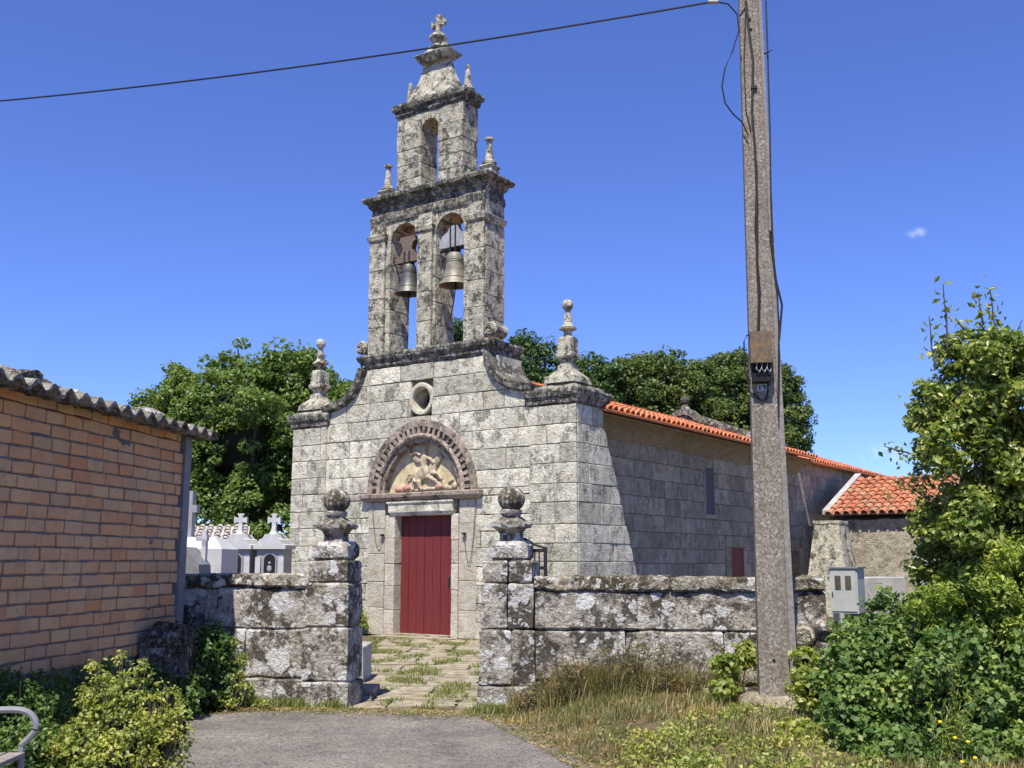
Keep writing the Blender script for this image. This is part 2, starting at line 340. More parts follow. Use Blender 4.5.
# ------------------------------------------------------------------ stone helpers
def ring_dense(poly, step, amp, seed):
    out = []
    for i, a in enumerate(poly):
        b = poly[(i+1) % len(poly)]; L = math.hypot(b[0]-a[0], b[1]-a[1]); k = max(1, int(L/step))
        for q in range(k):
            t = q/k; x = a[0]+(b[0]-a[0])*t; y = a[1]+(b[1]-a[1])*t
            nv = noise.noise_vector(Vector((x*6+seed, y*6, seed*.37))); out.append((x+nv.x*amp, y+nv.y*amp))
    return out
def block_wall(mb, a0, a1, courses, mapf, thick=.03, gap=.007, lens=(.5,1.1), seed=1, holes=(), hi=None, lo=None, rough=.006, cham=.011, jit=.006, step=.1, ends=0, back=0.):
    rnd = random.Random(seed)
    for z0, z1 in courses:
        edges = [a0]; x = a0 - rnd.random()*lens[0]*.8
        while x < a1:
            x += rnd.uniform(*lens)
            if x < a1 - .18 and x > a0 + .18: edges.append(x)
        edges.append(a1 + (rnd.uniform(-ends, ends) if ends else 0))
        for x0, x1 in zip(edges[:-1], edges[1:]):
            segs = [(x0, x1)]
            for hx0, hx1, hz0, hz1 in holes:
                if min(z1, hz1) - max(z0, hz0) > .02:
                    ns = []
                    for s0, s1 in segs:
                        if s1 <= hx0 or s0 >= hx1: ns.append((s0, s1))
                        else:
                            if hx0 - s0 > .04: ns.append((s0, hx0))
                            if s1 - hx1 > .04: ns.append((hx1, s1))
                    segs = ns
            for s0, s1 in segs:
                n = max(2, int((s1-s0)/.07)) if (hi or lo) else 1
                run = []; runs = []
                for i in range(n+1):
                    xx = s0+gap+(s1-s0-2*gap)*i/n
                    t = min(z1-gap, hi(xx)) if hi else z1-gap; b = max(z0+gap, lo(xx)) if lo else z0+gap
                    if t - b > .02: run.append((xx, b, t))
                    else:
                        if len(run) > 1: runs.append(run)
                        run = []
                if len(run) > 1: runs.append(run)
                for run in runs:
                    if run[-1][0]-run[0][0] < .05: continue
                    poly = [(p[0], p[1]) for p in run] + [(p[0], p[2]) for p in reversed(run)]
                    poly = ring_dense(poly, step, rough, seed+z0*3)
                    cx = sum(p[0] for p in poly)/len(poly); cz = sum(p[1] for p in poly)/len(poly)
                    wx = max(p[0] for p in poly)-min(p[0] for p in poly); wz = max(p[1] for p in poly)-min(p[1] for p in poly)
                    d = thick + rnd.uniform(-jit, jit); kx = 1-2*cham/wx; kz = 1-2*cham/wz
                    inn = [(cx+(p[0]-cx)*kx, cz+(p[1]-cz)*kz) for p in poly]
                    mb.loft([[mapf(p[0], p[1], -back) for p in poly], [mapf(p[0], p[1], d-cham*.7) for p in poly], [mapf(p[0], p[1], d) for p in inn]])
def courses(z0, z1, h, seed, var=.1, fixed=()):
    rnd = random.Random(seed); marks = sorted(set([z0, z1] + [f for f in fixed if z0 < f < z1])); out = []
    for a, b in zip(marks[:-1], marks[1:]):
        n = max(1, round((b-a)/h)); hs = [1+rnd.uniform(-var, var) for _ in range(n)]; s = sum(hs); z = a
        for k in hs: out.append((z, z+k*(b-a)/s)); z += k*(b-a)/s
    return out
def stack(mb, x0, x1, y0, y1, z0, z1, h=.45, seed=0, rough=.01, c=.012):
    rnd = random.Random(seed)
    for a, b in courses(z0, z1, h, seed):
        j = rnd.uniform(-.004, .004)
        mb.block(x0-j, x1+j, y0-j, y1+j, a+.003, b-.003, c, None, rough, seed, 5)
def arch_head(mb, x0, x1, zs, ztop, y0, y1, n=14, cx=None, pointed=1.0):
    cx = (x0+x1)/2 if cx is None else cx; r = (x1-x0)/2; P = []
    for i in range(n+1):
        a = math.pi - math.pi*i/n; P.append((cx+r*math.cos(a), zs+r*pointed*math.sin(a)))
    for (xa, za), (xb, zb) in zip(P[:-1], P[1:]):
        mb.add([(xa,y0,za),(xb,y0,zb),(xb,y0,ztop),(xa,y0,ztop),(xa,y1,za),(xb,y1,zb),(xb,y1,ztop),(xa,y1,ztop)],
               [(0,1,2,3),(7,6,5,4),(0,4,5,1),(3,2,6,7)])
def tile_roof(mb, o, down, along, ncols, sp, nrows, ex, seed=0, base=True):
    """o: top-left corner; barrel tiles laid in courses"""
    rnd = random.Random(seed); o = Vector(o); down = Vector(down).normalized(); along = Vector(along).normalized()
    up = along.cross(down); up = up if up.z > 0 else -up
    for c in range(ncols):
        for r_ in range(nrows):
            c0 = o + along*(c+.5)*sp + down*(r_*ex) + along*rnd.uniform(-.012,.012) + up*(rnd.uniform(0,.012))
            ra, rb = sp*.30, sp*.38; L = ex*1.15; rings = []
            sk = rnd.uniform(-.012, .012)
            for t, r, hgt in ((0, ra, .0), (1, rb, .03)):
                p = c0 + down*(L*t) + along*sk*t + up*hgt
                ring = [p + along*(r*math.cos(a)) + up*(r*.95*math.sin(a)) for a in [math.pi*k/6 for k in range(7)]]
                ring += [p + along*((r-.018)*math.cos(a)) + up*((r-.018)*.95*math.sin(a)) for a in [math.pi*k/6 for k in range(6,-1,-1)]]
                rings.append(ring)
            mb.loft(rings)
    if base:
        e = nrows*ex+.02; wd = ncols*sp
        a = [o, o+along*wd, o+along*wd+down*e, o+down*e]; mb.loft([[p-up*.03 for p in a], [p+up*.012 for p in a]])

# ------------------------------------------------------------------ foliage helpers
def leaves_mesh(name, P, Nrm, size, mat, parent=None, seed=0, aspect=.55, size_var=.35, rand=.8, fold=.25, loc=None):
    """one leaf (4 verts folded along the rib) at each point"""
    r = np.random.default_rng(seed); n = len(P); P = np.asarray(P, float); Nrm = np.asarray(Nrm, float)
    N = Nrm + r.normal(0, rand, (n,3)); N /= np.linalg.norm(N, axis=1, keepdims=True)+1e-9
    T = r.normal(0, 1, (n,3)); T -= (T*N).sum(1, keepdims=True)*N; T /= np.linalg.norm(T, axis=1, keepdims=True)+1e-9
    B = np.cross(N, T); s = (size*(1+r.uniform(-size_var, size_var, n)))[:,None]
    v = np.empty((n,4,3)); v[:,0] = P - T*s*.5; v[:,2] = P + T*s*.5 - N*s*fold*.3
    v[:,1] = P + B*s*aspect*.5 + N*s*fold*.4; v[:,3] = P - B*s*aspect*.5 + N*s*fold*.4
    me = bpy.data.meshes.new(name); me.vertices.add(n*4); me.vertices.foreach_set('co', v.reshape(-1))
    me.loops.add(n*6); base = np.arange(n)[:,None]*4; idx = (base + np.array([0,1,2,0,2,3])).reshape(-1)
    me.loops.foreach_set('vertex_index', idx.astype(np.int32)); me.polygons.add(n*2)
    me.polygons.foreach_set('loop_start', (np.arange(n*2)*3).astype(np.int32))
    me.update(calc_edges=True); me.validate(); me.materials.append(mat)
    o = bpy.data.objects.new(name, me); C.objects.link(o)
    if parent: o.parent = parent
    if loc: o.location = loc
    return o
def crown_points(lobes, n, seed, clump=.45, per=40, shell=.75):
    """clumps of leaves spread over the outer part of ellipsoid lobes"""
    r = np.random.default_rng(seed); vol = np.array([l[3]*l[4]*l[5] for l in lobes])**(2/3); vol /= vol.sum()
    nc = max(1, n//per); k = r.choice(len(lobes), nc, p=vol); L = np.array(lobes)[k]
    d = r.normal(0,1,(nc,3)); d /= np.linalg.norm(d, axis=1, keepdims=True)
    rad = r.uniform(shell**3, 1.06, (nc,1))**(1/3); c = L[:,:3] + d*L[:,3:6]*rad
    cs = clump*r.uniform(.5, 1.3, (nc,1)); ci = np.repeat(np.arange(nc), per)
    off = r.normal(0, 1, (nc*per,3)); off /= np.linalg.norm(off, axis=1, keepdims=True); off *= r.uniform(.3,1,(nc*per,1))**.5
    P = c[ci] + off*cs[ci]*np.array([1,1,.6]); N = off*.7 + d[ci]*.5 + np.array([0,0,.6])
    return P, N
def limb(mb, a, b, r0, r1, seed, bend=.12, n=7):
    a = Vector(a); b = Vector(b); L = (b-a).length; pts = []; rr = []
    for i in range(n+1):
        t = i/n; p = a.lerp(b, t) + noise.noise_vector(Vector((seed*3.1, t*2.5, 1)))*L*bend*math.sin(math.pi*min(1, t*1.2)) ; pts.append(p); rr.append(r0+(r1-r0)*t)
    mb.tube(pts, rr, 8)
def ragged(lobes, n, seed, k0=.16, k1=.34):
    rnd = random.Random(seed); out = [(l[0], l[1], l[2], l[3]*.9, l[4]*.9, l[5]*.9) for l in lobes]
    for i in range(n):
        l = rnd.choice(lobes); a = rnd.uniform(0, 6.283); e = rnd.uniform(-.3, 1.45); k = rnd.uniform(k0, k1); q = rnd.uniform(.85, 1.08)
        out.append((l[0]+l[3]*q*math.cos(a)*math.cos(e), l[1]+l[4]*q*math.sin(a)*math.cos(e), l[2]+l[5]*q*math.sin(e), l[3]*k, l[4]*k, l[5]*k*.8))
    return out
def tree(name, base, lobes, n, leaf, mat, label, seed, group=None, clump=.45, per=40, trunk_r=.3, fork=.3, cat='tree', shell=.75, aspect=.6, inner=.72, sprays=()):
    """lobes in coordinates relative to base: (x, y, z, rx, ry, rz)"""
    t = empty(name, base, 0, label, cat, group)
    P, N = crown_points(lobes, n, seed, clump, per, shell)
    P = np.asarray(P)
    keep = P[:,2] > .05; P, N = P[keep], np.asarray(N)[keep]
    if len(sprays):
        r = np.random.default_rng(seed+9); ex = []; en = []
        for (x,y,z),(x2,y2,z2),m in sprays:
            tt = r.uniform(0,1,m)[:,None]; q = np.array([[x,y,z]])*(1-tt)+np.array([[x2,y2,z2]])*tt + r.normal(0,.05,(m,3)); ex.append(q); en.append(r.normal(0,1,(m,3)))
        P = np.vstack([P]+ex); N = np.vstack([N]+en)
    leaves_mesh('crown', P, N, leaf, mat, t, seed, aspect)
    mb = MB(); H = max(l[2] for l in lobes); f = Vector((0,0,H*fork))
    limb(mb, (0,0,-.2), f, trunk_r, trunk_r*.75, seed, .04)
    for i, l in enumerate(lobes[::max(1, len(lobes)//14)]): limb(mb, f, (l[0], l[1], l[2]+l[5]*.3), trunk_r*.5, trunk_r*.08, seed+i, .12)
    for k, (a, b, m) in enumerate(sprays): limb(mb, a, b, .012, .004, seed+k, .05)
    mb.build('trunk', M['bark'], t, True)
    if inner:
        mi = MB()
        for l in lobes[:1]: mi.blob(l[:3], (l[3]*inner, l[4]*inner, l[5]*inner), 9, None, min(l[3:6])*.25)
        mi.build('inner_shade_mass', M['inner'], t)  # dark lump painted as the shaded inside of the crown
    return t
def blades(name, pts, h, mat, seed, label=None, cat=None, lean=.4, wd=.006, kind='stuff'):
    r = np.random.default_rng(seed); n = len(pts); P = np.asarray(pts, float)
    hh = h*r.uniform(.4, 1.3, (n,1)); az = r.uniform(0, 2*np.pi, n); ln = r.uniform(.05, lean, n)[:,None]
    D = np.stack([np.cos(az), np.sin(az), np.zeros(n)], 1); W = np.stack([-np.sin(az+.4), np.cos(az+.4), np.zeros(n)], 1)*wd
    Z = np.array([[0,0,1.]]); v = np.empty((n,5,3))
    v[:,0] = P-W; v[:,1] = P+W; m = P+Z*hh*.55+D*hh*ln*.35; v[:,2] = m+W*.8; v[:,3] = m-W*.8; v[:,4] = P+Z*hh*(1-ln*.4)+D*hh*ln
    me = bpy.data.meshes.new(name); me.vertices.add(n*5); me.vertices.foreach_set('co', v.reshape(-1))
    base = np.arange(n)[:,None]*5; idx = (base+np.array([0,1,2,0,2,3,3,2,4])).reshape(-1)
    me.loops.add(n*9); me.loops.foreach_set('vertex_index', idx.astype(np.int32)); me.polygons.add(n*3)
    me.polygons.foreach_set('loop_start', (np.arange(n*3)*3).astype(np.int32)); me.update(calc_edges=True); me.materials.append(mat)
    o = bpy.data.objects.new(name, me); C.objects.link(o); return tag(o, label, cat, kind=kind)

# ================================================================== SETTING
def sheet(name, pts, z, mat, kind='structure'):
    mb = MB(); mb.add([(x, y, z) for x, y in pts], [tuple(range(len(pts)))]); return tag(mb.build(name, mat), kind=kind)
sheet('ground', [(-700,-300),(700,-300),(700,1200),(-700,1200)], -.02, M['earth'])
rp = []
edge = [(-4.45,-6),(-4.4,7.5),(-3.7,11.6),(-2.4,12.15),(-1.9,12.3),(-.35,12.1),(.05,11.1),(.45,9.6),(.85,8.2),(1.5,5.5),(1.9,2),(2,-6)]
for a, b in zip(edge[:-1], edge[1:]):
    k = max(1, int(math.hypot(b[0]-a[0], b[1]-a[1])/.12))
    for q in range(k):
        t = q/k; x = a[0]+(b[0]-a[0])*t; y = a[1]+(b[1]-a[1])*t; nv = noise.noise_vector(Vector((x*2.5, y*2.5, 5)))
        rp.append((x+nv.x*.10, y+nv.y*.10))
rp.append((2,-6)); sheet('road', rp, -.012, M['asphalt'])
# raised verge of soil against the wall and round the pole
mb = MB(); nx, ny = 60, 40; V = []; Fc = []
for j in range(ny+1):
    for i in range(nx+1):
        x = -.5+i*(8.5/nx); y = 3.5+j*(8.6/ny)
        bx = np.interp(y, [3.5,8.2,9.6,11.1,12.1], [1.7,.85,.45,.05,-.35]) + noise.noise(Vector((x*0, y*2, 3)))*.12
        h = max(0, min(1, (x-bx)/1.4)); z = -.03 + .03*(x > bx) + .22*h*h*(3-2*h)*min(1, max(.2,(y-5)/5)) + noise.noise(Vector((x*2,y*2,0)))*.04*h
        V.append((x, y, z))
for j in range(ny):
    for i in range(nx):
        a = j*(nx+1)+i; Fc.append((a, a+1, a+nx+2, a+nx+1))
mb.add(V, Fc); tag(mb.build('verge', M['earth'], None, True), kind='structure')
def verge_z(x, y):
    bx = np.interp(y, [3.5,8.2,9.6,11.1,12.1], [1.7,.85,.45,.05,-.35]); h = max(0, min(1, (x-bx)/1.4))
    return .22*h*h*(3-2*h)*min(1, max(.2,(y-5)/5))
# paved path through the gate
mb = MB(); rnd = random.Random(4); y = 12.3
while y < 22.6:
    dy = rnd.uniform(.5, .95); x = -2.1-(y-12.3)*.055 + rnd.uniform(-.1,.1); xe = -.2-(y-12.3)*.02
    while x < xe:
        dx = rnd.uniform(.5, 1.2); g_ = .02
        poly = ring_dense([(x+g_,y+g_),(x+dx-g_,y+g_+rnd.uniform(-.05,.05)),(x+dx-g_,y+dy-g_),(x+g_,y+dy-g_)], .12, .06, x+y)
        mb.prism(poly, lambda a, b: (a, b, -.02), lambda a, b, h=rnd.uniform(-.008, .008): (a, b, h)); x += dx
    y += dy
tag(mb.build('path', M['flag']), kind='structure')

# ================================================================== CHURCH (local axes: x along the front, y into the depth)
O = Vector((-1.96027, 23.46397, 0)); RZ = R(-34.4495)
CM = Matrix.Translation(O) @ Matrix.Rotation(RZ, 4, 'Z')
def W(s, t, z): return CM @ Vector((s, t, z))
church = empty('church', O, RZ, 'small grey granite church with twin bell gable, red door and orange tiled roofs', 'church')
fr = lambda a, z, d: (a, -d, z)
def ztop(s):
    a = abs(s)
    if a <= 1.78: return 6.02
    return float(np.interp(a, [1.78,1.86,1.93,2.08,2.38,2.85,3.1,4.2], [5.85,5.75,5.55,5.36,5.17,5.06,4.98,4.9]))
W_AR, H_AR = 1.42, 1.44
def zarch(s, w_=W_AR, h=H_AR, z0=3.04):
    a = abs(s)
    if a >= w_: return 0
    Rr = (h*h+w_*w_)/(2*w_)
    return z0 + math.sqrt(max(0, Rr*Rr-(a+Rr-w_)**2))
mb = MB()
cs = courses(0, 5.95, .385, 3, .1, (.0, 2.95, 3.1, 5.95))
block_wall(mb, -3.96, 3.96, cs, fr, .04, .006, (.5,1.25), 11, [(-1.0,1.04,-.1,3.1), (-.33,.25,4.87,5.43)], lambda s: ztop(s)-.03, lambda s: zarch(s), .010, .012, .009, .1, 0, .17)
# backing core
def core(mb, x0, x1, z0, z1=None, n=1, y0=.15, y1=1.05):
    for i in range(n):
        a = x0+(x1-x0)*i/n; b = x0+(x1-x0)*(i+1)/n
        za = (ztop(a) if z1 is None else z1)-.04; zb = (ztop(b) if z1 is None else z1)-.04
        mb.add([(a,y0,z0),(b,y0,z0),(b,y1,z0),(a,y1,z0),(a,y0,za),(b,y0,zb),(b,y1,zb),(a,y1,za)], [(0,3,2,1),(4,5,6,7),(0,1,5,4),(1,2,6,5),(2,3,7,6),(3,0,4,7)])
core(mb, -3.92, -1.9, 0, None, 24); core(mb, 1.9, 3.92, 0, None, 24)
core(mb, -1.9, -.78, 0, 6.0); core(mb, .86, 1.9, 0, 6.0)
core(mb, -.78, .86, 2.6, 4.85); core(mb, -.78, -.34, 4.8, 6.0); core(mb, .26, .86, 4.8, 6.0); core(mb, -.36, .28, 5.44, 6.0)
facade = mb.build('facade_wall', M['facade'], church)
# corner pilasters slightly proud, with their cornices and pedestals
for sg in (-1, 1):
    mb = MB(); x0, x1 = (2.86, 3.98) if sg > 0 else (-3.98, -2.86)
    block_wall(mb, x0, x1, courses(0, 4.72, .385, 7+sg), lambda a, z, d: (a, -.03-d, z), .05, .006, (.45,.8), 5+sg, (), None, None)
    mb.build('corner_pilaster', M['facade'], church)
mb = MB()
# battered buttress wall on the flank
sd = lambda a, z, d: (3.94+d, a, z)
def bt(t): return 4.75 if t < 1.07 else 4.29-(t-1.07)/.442
block_wall(mb, -.03, 3.0, courses(0, 4.72, .385, 8), sd, .045, .006, (.5,1.0), 21, (), lambda t: min(4.72, bt(t)) if t > 1.07 else 4.72, None)
ws = lambda a, z, d: (-3.94-d, a, z)
mb2 = MB()
block_wall(mb2, -.03, 1.07, courses(0, 4.72, .385, 9), ws, .045, .006, (.5,1.0), 22)
mb.prism([(.0,0),(2.95,0),(1.05,4.3),(1.05,4.74),(.0,4.74)], lambda a, z: (3.2, a, z), lambda a, z: (3.945, a, z))
mb.build('battered_flank', M['facade'], church); mb2.build('plain_flank', M['facade'], church)
def cornice(name, x0, x1, y0, y1, lv, mat='dark_tower', sub=10, rough=.018, par=church):
    mb = MB(); mb.rect_loft(x0, x1, y0, y1, lv, None, rough, x0, sub); return mb.build(name, M[mat], par)
for sg in (-1, 1):
    x0, x1 = (2.9, 3.96) if sg > 0 else (-3.96, -2.9)
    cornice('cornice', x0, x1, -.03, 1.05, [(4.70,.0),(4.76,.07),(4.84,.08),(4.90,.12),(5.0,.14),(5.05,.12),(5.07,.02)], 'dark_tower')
    cornice('cornice_cap', x0+.02, x1-.02, .0, 1.0, [(5.06,.07),(5.11,.06),(5.15,-.10),(5.24,-.2),(5.34,-.27),(5.40,-.33)], 'tower', 8)
    cx, cy = (3.5 if sg > 0 else -3.62), .42; pn = MB()
    pn.rect_loft(cx-.3, cx+.3, cy-.3, cy+.3, [(5.2,.06),(5.32,.04),(5.4,-.04),(5.5,-.14),(5.6,-.16)], None, .012, 1, 3)
    pn.rect_loft(cx-.12, cx+.12, cy-.12, cy+.12, [(5.56,0),(5.66,-.01),(5.74,.03)], None, .006, 1, 3)
    pn.rect_loft(cx-.19, cx+.19, cy-.19, cy+.19, [(5.74,-.02),(5.78,.0),(5.84,.0),(5.86,-.03),(6.16,-.04),(6.2,-.07)], None, .01, 1, 3)
    pn.lathe(cx, cy, [(6.18,.12),(6.26,.08),(6.32,.09),(6.36,.185),(6.40,.19),(6.44,.12),(6.5,.085),(6.6,.085),(6.7,.06),(6.76,.055),(6.79,.09),(6.85,.115),(6.92,.115),(6.98,.08),(7.0,.02)], 14, None, .01)
    pn.build('pinnacle', M['tower'], church)
# curved shoulder copings
for sg in (-1, 1):
    mb = MB(); pts = [(1.80,6.0),(1.86,5.88),(1.93,5.7),(2.02,5.55),(2.16,5.42),(2.36,5.31),(2.6,5.24),(2.8,5.2),(2.98,5.17)]
    rings = []
    for i, (a, z) in enumerate(pts):
        p = pts[max(0,i-1)]; q = pts[min(len(pts)-1,i+1)]; tx, tz = q[0]-p[0], q[1]-p[1]; l = math.hypot(tx,tz); nx_, nz_ = -tz/l, tx/l
        if nz_ < 0: nx_, nz_ = -nx_, -nz_
        r0 = (a-nx_*.16, z-nz_*.16); r1 = (a+nx_*.02, z+nz_*.02)
        rings.append([(sg*r0[0],-.05,r0[1]),(sg*(r0[0]+nx_*.05),-.15,r0[1]+nz_*.05),(sg*r1[0],-.18,r1[1]),(sg*r1[0],1.12,r1[1]),(sg*r0[0],1.06,r0[1])])
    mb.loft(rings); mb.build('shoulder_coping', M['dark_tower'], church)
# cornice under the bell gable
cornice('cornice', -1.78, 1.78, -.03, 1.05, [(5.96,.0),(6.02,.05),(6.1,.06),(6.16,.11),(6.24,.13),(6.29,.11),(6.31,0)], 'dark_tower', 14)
for sg in (-1, 1):   # scrolls
    mb = MB(); cx = sg*1.84; rings = []
    for y_, r_ in ((-.06,.15),(-.04,.17),(.12,.14),(.3,.13),(.42,.15),(.44,.13)):
        rings.append([(cx+r_*math.cos(a), y_, 6.5+r_*math.sin(a)) for a in [2*math.pi*k/16 for k in range(16)]])
    mb.loft(rings)
    sp = [(cx+(.135-.11*k/26)*math.cos(k*.55)*-sg, -.075, 6.5+(.135-.11*k/26)*math.sin(k*.55)) for k in range(27)]
    mb.tube(sp, .022, 5); mb.build('scroll', M['tower'], church, True)
# bell gable: piers, arches, pilasters
mb = MB()
for i, (a, b) in enumerate(((-1.67,-1.07),(-.27,.27),(1.07,1.67))):
    stack(mb, a, b, .03, .72, 6.28, 8.93, .5, 3+i, .016); 
for i, (a, b) in enumerate(((-1.66,-1.2),(-.2,.2),(1.2,1.66))):
    stack(mb, a, b, -.04, .04, 6.3, 8.98, .62, 13+i, .008)
    mb.rect_loft(a, b, -.04, .1, [(8.98,.0),(9.02,.04),(9.08,.05),(9.12,.06),(9.16,.0),(9.42,-.01)], None, .008, 1, 4)
mb.rect_loft(1.62, 1.67, .0, .7, [(8.98,.0),(9.02,.04),(9.08,.05),(9.12,.06),(9.16,.0)], None, .008, 1, 4)
for a, b in ((-1.07,-.27),(.27,1.07)): arch_head(mb, a, b, 8.93, 9.46, .03, .72)
for a, b in ((-1.67,-1.07),(-.27,.27),(1.07,1.67)): mb.box(a, b, .03, .72, 8.93, 9.46)
mb.build('bell_gable', M['tower'], church)
cornice('entablature', -1.65, 1.65, .0, .74, [(9.42,.0),(9.5,.03),(9.62,.03),(9.66,.0),(9.78,.0),(9.84,.06),(9.92,.08),(9.96,.17),(10.03,.19),(10.07,.17),(10.09,.02)], 'dark_tower', 14, .02)
# upper stage
mb = MB()
stack(mb, -.95, -.22, .06, .64, 10.06, 11.5, .36, 31, .012); stack(mb, .28, .98, .06, .64, 10.06, 11.5, .36, 32, .012)
arch_head(mb, -.22, .28, 11.5, 11.96, .06, .64); mb.box(-.95, -.22, .06, .64, 11.5, 11.96); mb.box(.28, .98, .06, .64, 11.5, 11.96)
mb.box(-.5,.5,.1,.6,10.02,10.1)
mb.build('upper_bell_gable', M['tower'], church)
cornice('upper_cornice', -.95, .98, .06, .64, [(11.93,.0),(12.0,.05),(12.08,.05),(12.12,.10),(12.2,.12),(12.26,.10),(12.28,0)], 'dark_tower', 12, .018)
mb = MB()
mb.rect_loft(-.62, .62, .12, .6, [(12.26,.06),(12.4,.02),(12.6,-.05),(12.85,-.13),(13.15,-.20),(13.34,-.21)], None, .02, 3, 5)
mb.rect_loft(-.45, .45, .16, .56, [(13.26,-.03),(13.36,.04),(13.42,.07),(13.46,.02),(13.54,-.1),(13.62,-.16),(13.70,-.17)], None, .015, 3, 5)
for v in [0]: mb.lathe(0, .36, [(13.64,.15),(13.72,.11),(13.80,.19),(13.86,.22),(13.93,.19),(14.0,.08),(14.04,.05)], 8, None, .01)
mb.build('crowning_pyramid', M['tower'], church)
mb = MB()
def flared_cross(mb, cx, y0, y1, cz, a, wi, wo, stem):
    for ang in (0, 90, 180, 270):
        L = stem if ang == 270 else a; c_, s_ = math.cos(R(ang)), math.sin(R(ang)); wo2 = wi if ang == 270 else wo
        poly = [(0,-wi),(L*.6,-wi*.9),(L,-wo2),(L,wo2),(L*.6,wi*.9),(0,wi)]
        poly = [(cx+p[0]*c_-p[1]*s_, cz+p[0]*s_+p[1]*c_) for p in poly]
        d = .001*(ang//90)
        mb.prism(poly, lambda x, z: (x, y0+d, z), lambda x, z: (x, y1-d, z))
flared_cross(mb, 0.02, .3, .41, 14.22, .185, .05, .095, .24)
for sx_, sz_ in ((-.17,14.22),(.21,14.22),(.02,14.41)): mb.blob((sx_,.355,sz_), (.055,.05,.055), 6, None, .02)
mb.build('stone_cross', M['tower'], church)
for sx, z0, kind in ((-1.5,10.07,0),(1.5,10.07,0),(-.84,12.26,1),(.88,12.26,1)):
    mb = MB(); cy = .38
    if kind == 0:
        mb.rect_loft(sx-.17, sx+.17, cy-.17, cy+.17, [(z0,.02),(z0+.1,.0),(z0+.2,-.02),(z0+.26,.02),(z0+.3,-.03)], None, .01, 1, 3)
        mb.lathe(sx, cy, [(z0+.28,.12),(z0+.33,.17),(z0+.37,.17),(z0+.42,.1),(z0+.75,.06),(z0+.88,.05),(z0+.90,.1),(z0+.95,.1),(z0+.98,.03)], 12, None, .006)
    else:
        mb.lathe(sx, cy, [(z0,.15),(z0+.08,.17),(z0+.14,.12),(z0+.2,.09),(z0+.66,.045),(z0+.7,.02)], 10, None, .008)
    mb.build('pinnacle', M['tower'], church)
# oculus
mb = MB(); n = 32; rings = []
for r_, y_ in ((.37,.1),(.365,-.045),(.345,-.055),(.285,-.05),(.265,-.03),(.24,.3),(.24,.6)):
    rings.append([(-.04+r_*math.cos(2*math.pi*k/n)*.92, y_, 5.15+r_*math.sin(2*math.pi*k/n)) for k in range(n)])
mb.loft(rings, False)
q = [(-.36,4.8),(.28,4.8),(.28,5.5),(-.36,5.5)]
mb.build('oculus_frame', M['facade'], church)
mb = MB(); mb.box(-.3, .22, .45, .47, 4.88, 5.43); mb.build('oculus_pane', M['dark'], church)
# portal: ledge, jambs, lintel, arch, tympanum, door
mb = MB(); mb.rect_loft(-1.60, 1.60, -.12, .0, [(2.90,-.02),(2.94,.03),(2.99,.07),(3.06,.08),(3.08,.06)], None, .006, 1, 14); mb.build('portal_ledge', M['arch'], church)
mb = MB()
for sg, (a, b), (a2, b2) in ((-1,(-1.0,-.72),(-1.5,-1.02)),(1,(.86,1.04),(1.06,1.5))):
    mb = MB(); stack(mb, a, b, -.06, .3, 0, 2.60, .55, int(a*10)+40, .006)
    stack(mb, a2, b2, -.052, .14, 0, 2.90, .6, int(a*10)+60, .006)
    mb.build('door_jamb', M['jamb'], church)
mb = MB(); mb.rect_loft(-.86, .90, -.09, .28, [(2.58,-.02),(2.62,.0),(2.66,.02),(2.80,.02),(2.86,.05),(2.895,.05)], None, .004, 1, 10); mb.build('lintel', M['facade'], church)
mb = MB(); mb.box(-.72, .82, -.12, .3, -.01, .05); mb.box(-1.0, 1.1, -.5, -.121, -.01, .02); mb.build('threshold', M['flag'], church)
mb = MB(); npl = 7
for i in range(npl):
    a = -.71+1.56*i/npl; b = -.71+1.56*(i+1)/npl; mb.rect_loft(a+.004, b-.004, .14, .18, [(.055,0),(2.6,0)]) if 0 else mb.box(a+.005, b-.005, .16+.004*(i%2), .195, .055, 2.605)
mb.box(-.71, .85, .18, .2, .055, 2.61)
door = mb.build('door', M['red'], church)
mb = MB(); mb.blob((.66,.15,1.25), (.025,.02,.035), 6); mb.build('handle', M['iron'], door)
mb = MB(); mb.box(.62,.70,.148,.162,1.05,1.2); mb.build('lock_plate', M['iron'], door)
def arch_pts(w_, h, z0, n=40):
    Rr = (h*h+w_*w_)/(2*w_); P = []
    for i in range(n+1):
        u_ = -1+2*i/n; ang_max = math.asin(min(1, h/Rr)); th = ang_max*(1-abs(u_))
        x = Rr*math.cos(th)-(Rr-w_); P.append((math.copysign(max(0, x), u_), z0+Rr*math.sin(th)))
    return P
def band(mb, wo, ho, wi, hi_, y_front, y_back, z0=3.08, segs=0):
    A = arch_pts(wo, ho, z0); B = arch_pts(wi, hi_, z0)
    for i in range(len(A)-1):
        a0, a1, b0, b1 = A[i], A[i+1], B[i], B[i+1]
        mb.add([(a0[0],y_front,a0[1]),(a1[0],y_front,a1[1]),(b1[0],y_front,b1[1]),(b0[0],y_front,b0[1]),
                (a0[0],y_back,a0[1]),(a1[0],y_back,a1[1]),(b1[0],y_back,b1[1]),(b0[0],y_back,b0[1])],
               [(0,1,2,3),(0,4,5,1),(3,2,6,7)])
mb = MB()
band(mb, 1.53, 1.60, 1.38, 1.45, -.10, .0)
band(mb, 1.38, 1.45, 1.22, 1.29, -.045, .0)
band(mb, 1.13, 1.20, 1.09, 1.16, -.08, .0)
A = arch_pts(1.30, 1.37, 3.08, 200); acc = 0; last = A[0]; k = 0
